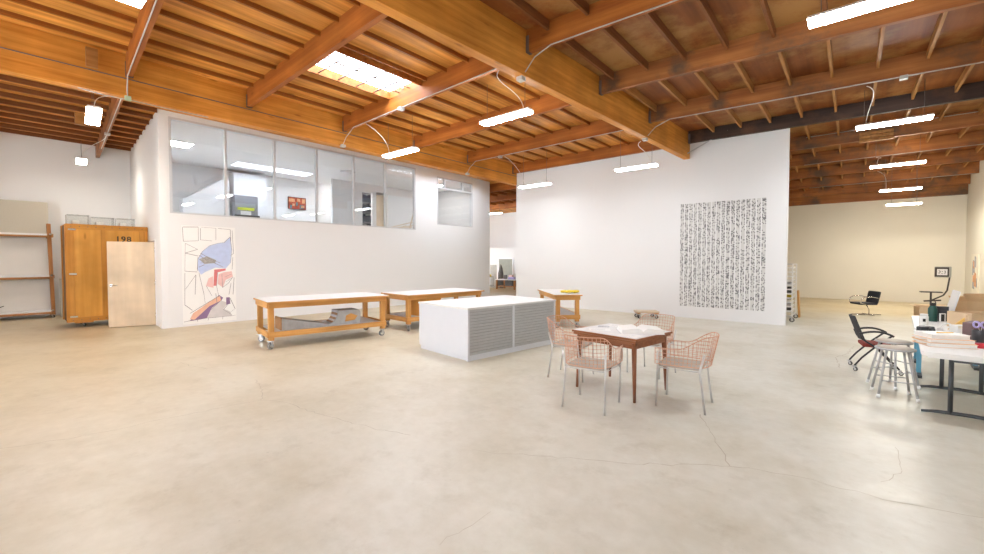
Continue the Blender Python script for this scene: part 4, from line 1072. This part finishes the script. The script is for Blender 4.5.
MB().tube([(-.03, 0, .275), (-.02, 0, .30), (.02, 0, .30), (.03, 0, .275)], .006, 6).build('carry_loop', 'black_plastic', t)
t = thing('speaker_box', 'black upright box behind the green flask', 'box', (1.03, 9.12, TZ), R(40))
MB().box(-.07, .07, -.05, .05, 0, .22).build('body', 'black_plastic', t, .004)
MB().box(-.062, .062, -.054, -.05, .01, .21).build('front_cloth', 'black_mesh', t)
t = thing('picture_frame', 'small white picture frame in front of black box', 'frame', (1.03, 8.95, TZ), R(40))
m = MB(); m.box(-.04, -.028, -.008, .008, 0, .13); m.box(.028, .04, -.008, .008, 0, .13); m.box(-.028, .028, -.008, .008, 0, .012); m.box(-.028, .028, -.008, .008, .118, .13); m.build('frame_moulding', 'white_plastic', t)
MB().box(-.028, .028, -.002, .004, .012, .118).build('dark_picture', 'black_ink', t)
t = thing('computer_screen', 'pale grey computer screen turned nearly edge-on', 'screen', (1.17, 9.30, TZ), R(-89))
m = MB(); m.prism([(-.09, 0), (.09, 0), (.09, .006), (-.09, .006)], lambda a, b: (a, -.08, b), lambda a, b: (a, .08, b)); m.build('foot', 'aluminium', t)
MB().bar((0, .05, .004), (0, .02, .16), .08, .008, (0, 1, 0)).build('stand', 'aluminium', t)
m = MB(); m.boxm(Matrix.Translation((0, 0, .255)) @ Matrix.Rotation(R(-12), 4, 'X'), .50, .014, .40); m.build('screen_panel', 'screen_grey', t, .004)
m = MB(); m.boxm(Matrix.Translation((0, 0, .255)) @ Matrix.Rotation(R(-12), 4, 'X') @ Matrix.Translation((0, -.008, .0)), .48, .002, .38); m.build('screen_glass', 'white_plastic', t)
t = thing('set_square', 'yellow wooden triangle propped on the turquoise-legged table', 'triangle', (.98, 8.08, TZ), R(20))
MB().prism([(0, 0), (.16, 0), (.16, .16)], lambda a, b: (a, -.008, b), lambda a, b: (a, .008, b)).build('wood_triangle', 'yellow_wood', t)
MB().box(.16, .19, -.03, .03, 0, .20).build('wood_block', 'card_pale', t)
put(tag(MB().box(-.035, .035, -.025, .025, 0, .035).build('green_box', 'green_paint', None, .004), 'tiny green box on the folding table behind the paper pile', 'box'), .93, 7.50, TZ, .6)
def card_box(lb, loc, rz, sx, sy, h, mat, flaps):
    t = thing('cardboard_box', lb, 'box', loc, rz, 'cardboard boxes at right'); q = .006
    m = MB(); m.box(-sx, sx, -sy, sy, 0, q); m.box(-sx, -sx + q, -sy, sy, q, h); m.box(sx - q, sx, -sy, sy, q, h); m.box(-sx + q, sx - q, -sy, -sy + q, q, h); m.box(-sx + q, sx - q, sy - q, sy, q, h)
    m.build('carton', mat, t)
    for a, b in flaps:
        if a == 'x': m = MB(); s = math.copysign(1, b); m.bar((s * sx, 0, h), (s * sx + s * .12 * math.cos(abs(b)), 0, h + .12 * math.sin(abs(b))), sy * 1.9, .005); m.build('flap', mat, t)
        else: m = MB(); s = math.copysign(1, b); m.bar((0, s * sy, h), (0, s * sy + s * .12 * math.cos(abs(b)), h + .12 * math.sin(abs(b))), sx * 1.9, .005); m.build('flap', mat, t)
    return t
card_box('low open cardboard box on the turquoise-legged table, nearest of the cartons', (1.33, 8.55, TZ), R(40), .28, .15, .21, 'card_pale', [('y', -.3), ('x', .4)])
card_box('taller cardboard box on the turquoise-legged table behind the low one', (1.60, 9.42, TZ), R(36), .20, .17, .30, 'card', [('y', 1.0), ('x', -.9)])
t = thing('tilted_white_carton', 'white paper carton standing before the low cardboard box', 'carton', (1.02, 7.62, TZ), R(40))
MB().box(-.07, .07, -.05, .05, 0, .115).build('carton_body', 'paper', t, .003)
MB().box(-.07, .07, -.052, -.05, .08, .115).build('carton_flap', 'cream_paper', t)
put(tag(MB().prism([(-.07, 0), (.07, 0), (.06, .22), (-.07, .20)], lambda a, b: (a, -.06, b), lambda a, b: (a, .06, b)).build('plum_bag', 'plum', None, .006), 'plum brown paper bag standing behind the black cup', 'bag'), 1.07, 7.15, TZ, R(45))
t = thing('pen_cup', 'black cup holding lavender scissors at the right picture edge', 'cup', (1.06, 6.78, TZ))
MB().lathe([(.055, 0), (.06, .01), (.062, .16), (.056, .16), (.05, .02)], n=24).build('cup_body', 'black_plastic', t)
t = thing('scissors', 'scissors with lavender handles standing in the black cup', 'scissors', (1.06, 6.78, TZ + .025))
m = MB()
for s in (-1, 1): m.tube([(s * .028 + .022 * math.cos(a), .022 * math.sin(a) * .3, .195 + .03 * math.sin(a)) for a in [2 * PI * i / 14 for i in range(14)]], .009, 8, closed=True)
m.build('handles', 'lavender', t)
m = MB(); m.bar((-.02, 0, .0), (.012, 0, .17), .012, .003); m.bar((.02, .004, .0), (-.012, .004, .17), .012, .003); m.build('blades', 'steel', t)
t = thing('tape_roll', 'red roll of tape lying beside the black cup', 'tape', (1.02, 6.58, TZ))
MB().lathe([(.026, 0), (.045, 0), (.045, .05), (.026, .05), (.026, 0)], n=24).build('tape', 'red_plastic', t)
MB().lathe([(.022, .002), (.026, .002), (.026, .05), (.022, .05)], n=24).build('core', 'black_plastic', t)

# stools
def stool(lb, loc, rz):
    t = thing('shop_stool', lb, 'stool', loc, rz, 'grey shop stools'); H = .575
    MB().lathe([(0, H - .022), (.178, H - .022), (.182, H - .012), (.178, H - .002), (.0, H - .002)], n=32).build('seat_rim', 'stool_grey', t)
    MB().lathe([(0, H - .002), (.160, H - .002), (.160, H + .004), (.0, H + .004)], n=32).build('seat', 'stool_seat', t)
    for k in range(4):
        a = PI / 4 + k * PI / 2; c, s = math.cos(a), math.sin(a)
        lg = MB().tube([(.235 * c, .235 * s, .03), (.13 * c, .13 * s, H - .02)], .0125, 10).build('leg', 'stool_grey', t)
        MB().tube([(.243 * c, .243 * s, 0), (.233 * c, .233 * s, .04)], .017, 10).build('foot_tip', 'white_rubber', lg)
    for z, r in ((.20, .203), (.30, .183)):
        for k in (0, 2) if z < .25 else (1, 3):
            a, b = PI / 4 + k * PI / 2, PI / 4 + (k + 1) * PI / 2
            MB().tube([(r * math.cos(a), r * math.sin(a), z), (r * math.cos(b), r * math.sin(b), z)], .007, 8).build('stretcher', 'stool_grey', t)
    return t
s0 = stool('nearest grey shop stool beside the white folding table', (.41, 6.81, 0), R(8))
dup(s0, (.43, 7.37, 0), R(48), 'grey shop stool hidden behind the nearer one by the folding table')

# task chair (faces +Y locally)
t = thing('task_chair', 'black mesh office chair with red seat and castors', 'chair', (.27, 8.25, 0), R(-82)); t.scale = (.80, .80, .90)
m = MB(); m.boxm(Matrix.Translation((0, .03, .42)), .46, .44, .06); o = m.build('seat', 'red_fabric', t, .025)
bk = []
m = MB(); nU, nV = 8, 8
vv = [[m.bm.verts.new(((-.22 + .44 * i / nU) * (1 - .12 * (j / nV)), -.20 - .14 * (j / nV) - .05 * math.cos((i / nU - .5) * PI) + .03, .50 + .37 * j / nV)) for i in range(nU + 1)] for j in range(nV + 1)]
for j in range(nV):
    for i in range(nU):
        f = m.bm.faces.new([vv[j][i], vv[j][i + 1], vv[j + 1][i + 1], vv[j + 1][i]]); f.smooth = True
o = m.build('backrest', 'black_mesh', t); sd = o.modifiers.new('thick', 'SOLIDIFY'); sd.thickness = .02
for s in (-1, 1):
    MB().tube([(s * .245, -.24, .62), (s * .25, -.20, .52), (s * .25, .05, .36), (s * .255, .30, .085)], .014, 8).build('leg', 'black_plastic', t)
    MB().tube([(s * .25, .20, .60), (s * .25, .0, .43), (s * .25, -.20, .22), (s * .255, -.30, .085)], .014, 8).build('leg', 'black_plastic', t)
    MB().tube(bez((s * .25, -.24, .60), (s * .27, -.05, .68), (s * .27, .10, .66), (s * .25, .22, .59), 8), .016, 8).build('armrest', 'black_plastic', t)
    for y in (-.30, .30): caster(t, s * .255, y, .032, .085, 1.2 + y, 'rubber')
MB().tube([(-.25, .03, .375), (.25, .03, .375)], .012, 8).build('cross_bar', 'black_plastic', t)

# far lounge chair (faces +Y locally)
t = thing('cantilever_chair', 'dark low chair with chrome arms standing far back by itself', 'chair', (.33, 16.45, 0), R(118))
MB().boxm(Matrix.Translation((0, .02, .335)), .48, .46, .06)
m = MB(); m.boxm(Matrix.Translation((0, .04, .335)), .46, .46, .06); m.build('seat', 'navy_fabric', t, .02)
m = MB(); m.boxm(Matrix.Translation((0, -.20, .52)) @ Matrix.Rotation(R(12), 4, 'X'), .50, .06, .36); m.build('backrest', 'navy_fabric', t, .03)
for s in (-1, 1):
    MB().tube([(s * .27, -.20, .50), (s * .27, -.05, .535), (s * .27, .15, .53), (s * .27, .24, .48), (s * .27, .26, .36), (s * .25, .10, .325)], .011, 8).build('arm_tube', 'chrome', t)
MB().tube([(0, -.03, .30), (.0, -.10, .15), (.0, -.10, .012)], .014, 8).build('stem', 'chrome', t)
m = MB(); m.tube([(-.0, -.40, .012), (0, .34, .012)], .012, 8); m.tube([(-.28, -.08, .012), (.28, -.08, .012)], .012, 8); m.build('base', 'chrome', t)

# ------------------------------------------------------------------ far right things
card_box('closed cardboard box on the floor by the far wall', (1.62, 15.6, 0), R(5), .30, .30, .40, 'card_pale', [('y', .2), ('x', -.2)])
card_box('tilted open carton on the floor right of the far box', (2.35, 15.9, 0), R(40), .28, .26, .58, 'card', [('y', .9), ('x', -.9), ('x', .7)])
t = thing('display_stand', 'dark floor stand carrying a small tray and white-faced monitor', 'stand', (1.72, 17.0, 0))
m = MB(); m.tube([(0, 0, .03), (0, 0, .70)], .022, 10); m.build('post', 'tripod_dark', t)
for k in range(5):
    a = k * 2 * PI / 5; MB().tube([(0, 0, .10), (.28 * math.cos(a), .28 * math.sin(a), .015)], .015, 8).build('leg', 'tripod_dark', t)
MB().box(-.22, .22, -.16, .16, .69, .715).build('tray', 'tripod_dark', t, .004)
m = MB(); m.bar((-.14, .0, .44), (.20, 0, .48), .05, .04); m.build('lever', 'tripod_dark', t)
MB().tube([(.0, .0, .46), (.24, 0, .62), (.31, 0, .76), (.35, 0, 1.12)], .018, 8).build('arm', 'tripod_dark', t)
mo = MB().box(.06, .38, -.04, .06, 1.12, 1.42).build('monitor', 'grey_board', t, .015)
MB().box(.06, .33, -.052, -.041, 1.14, 1.40).build('bezel', 'tripod_dark', mo)
m = MB(); m.box(.10, .30, -.056, -.053, 1.18, 1.35); m.mi = 1
for k, (a, b, c, d) in enumerate([(.125, 1.23, .155, 1.245), (.13, 1.30, .15, 1.31), (.15, 1.25, .165, 1.30), (.18, 1.225, .215, 1.235), (.19, 1.28, .21, 1.295), (.235, 1.29, .27, 1.302), (.25, 1.24, .262, 1.285), (.235, 1.225, .262, 1.235)]):
    m.box(a, c, -.0575, -.0562, b, d)
m.build('screen', ['paper', 'black_ink'], mo)

# trolley behind the partition's right end
t = thing('rack_trolley', 'white tall wheeled tray rack standing behind the end of the partition', 'trolley', (-1.50, 13.75, 0))
for sx in (-.34, .36):
    for sy in (-.50, .50): MB().box(sx - .014, sx + .014, sy - .014, sy + .014, .13, 1.50).build('upright', 'white_plastic', t)
for z in (.16, 1.49):
    m = MB(); m.box(-.34, .36, -.51, -.49, z - .012, z + .012); m.box(-.34, .36, .49, .51, z - .012, z + .012); m.box(-.35, -.33, -.5, .5, z - .012, z + .012); m.box(.35, .37, -.5, .5, z - .012, z + .012)
    m.build('frame_rail', 'aluminium', t)
for k in range(11): 
    m = MB(); z = .25 + k * .112; m.box(.335, .355, -.49, .49, z, z + .012); m.box(-.335, -.315, -.49, .49, z, z + .012); m.build('tray_runner', 'aluminium', t)
for k in range(11):
    z = .262 + k * .112; m = MB(); m.box(-.31, .33, -.46, .46, z + .001, z + .008); m.box(-.31, .33, -.47, -.455, z, z + .035); m.box(.32, .335, -.46, .46, z + .012, z + .03); m.build('tray', 'white_plastic', t)
for sx in (-.32, .34):
    for sy in (-.48, .48): caster(t, sx, sy, .055, .148, .3, 'rubber')
rnd = random.Random(9)
for k in range(7):
    z = .262 + k * .112 + .0085
    m = MB(); y = rnd.uniform(-.2, .1); m.box(-.05, .31, y - .15, y + .3, 0, rnd.uniform(.04, .075)); o = m.build('paint_box', ['coat_dark', 'steel', 'cream_paper', 'yellow_cloth', 'coat_dark', 'black_plastic', 'steel'][k])
    o.location = (-1.50, 13.75, z); tag(o, ['dark box on the lowest tray of the rack trolley', 'grey metal box on the second tray of the rack trolley', 'cream box on the third tray of the rack trolley', 'yellow box on the fourth tray of the rack trolley', 'dark box on the fifth tray of the rack trolley', 'black box on the sixth tray of the rack trolley', 'grey metal box on the top tray of the rack trolley'][k], 'box', 'boxes on the rack trolley')
o = MB().box(-.02, .02, -.12, .12, 0, .75).build('wooden_board', 'bench_post'); o.location = (-1.08, 14.55, .0); o.rotation_euler = (0, R(-3), 0); tag(o, 'narrow wooden board standing right of the tray rack', 'board')

# ------------------------------------------------------------------ corridor
t = struct(thing('door_3', 'grey-green door in the corridor end wall', 'door', (-15.92, CY0, 0)))
MB().box(-.52, .52, -.03, -.001, .01, 1.66).build('door_leaf', 'door_grey', t)
m = MB(); m.box(-.60, -.52, -.045, 0, 0, 1.74); m.box(.52, .60, -.045, 0, 0, 1.74); m.box(-.52, .52, -.045, 0, 1.66, 1.74); m.build('door_frame', 'trim_white', t)
t = thing('clutter_table', 'white-topped wooden table with clutter at the corridor end', 'table', (-14.5, 18.4, 0), R(5))
MB().box(-.55, .75, -.45, .45, .50, .54).build('tabletop', 'laminate', t)
for sx, sy in ((-.48, -.38), (.68, -.38), (.68, .38), (-.48, .38)): MB().box(sx - .04, sx + .04, sy - .04, sy + .04, 0, .50).build('leg', 'rack_wood', t)
MB().box(-.5, .7, -.4, .4, .14, .18).build('shelf', 'rack_wood', t)
def plainbox(nm, mat, sx, sy, h, x, y, z, rz, lb, cat): 
    o = MB().box(-sx, sx, -sy, sy, 0, h).build(nm, mat, None, .004); put(o, x, y, z, rz); tag(o, lb, cat); return o
plainbox('paint_carton', 'lavender', .18, .12, .12, -14.15, 18.30, .54, .3, 'lavender carton on the corridor table', 'box')
plainbox('pink_carton', 'p_pink', .10, .10, .22, -14.40, 18.55, .54, .1, 'pink carton at the back of the corridor table', 'box')
plainbox('white_carton', 'paper', .12, .10, .28, -14.05, 18.65, .54, .5, 'white carton at the back of the corridor table', 'box')
plainbox('grey_carton', 'coat_dark', .07, .07, .22, -14.80, 18.55, .54, .2, 'dark grey can-sized box at left of the corridor table', 'box')
plainbox('storage_box', 'coat_dark', .25, .2, .30, -14.3, 18.4, .18, 0, 'dark storage box under the corridor table', 'box')
t = thing('utility_cart', 'grey utility cart with yellow top at the corridor end', 'cart', (-15.85, 18.3, 0), R(4))
for z in (.12, .62): MB().box(-.22, .20, -.25, .25, z, z + .03).build('shelf', 'grey_board', t)
for sx in (-.2, .18):
    for sy in (-.23, .23): MB().box(sx - .015, sx + .015, sy - .015, sy + .015, .0, .64).build('upright', 'grey_board', t)
plainbox('yellow_tray', 'yellow_cloth', .17, .15, .12, -15.88, 18.25, .651, 0, 'yellow tray on the grey utility cart', 'tray')
plainbox('orange_bucket', 'orange_pencil', .11, .11, .20, -15.95, 18.2, .151, 0, 'orange box on the lower shelf of the utility cart', 'box')
plainbox('tall_board', 'grey_board', .22, .02, 1.32, -15.85, 18.75, 0, R(3), 'tall grey-brown board standing behind the utility cart', 'board')
t = thing('coat_stand', 'dark stand draped with grey cloth beside the corridor door', 'coat stand', (-15.42, 18.9, 0))
MB().tube([(0, 0, 0), (0, 0, 1.35)], .02, 8).build('pole', 'tripod_dark', t)
MB().lathe([(.20, 0), (.20, .03), (.03, .05)], n=16).build('base', 'tripod_dark', t)
m = MB(); m.lathe([(.21, .10), (.19, .4), (.15, .8), (.11, 1.1), (.05, 1.3)], n=14)
for v in m.bm.verts: v.co.x *= 1 + .18 * math.sin(v.co.y * 40 + v.co.z * 6); v.co.y *= .8
m.build('hanging_cloth', 'coat_dark', t)
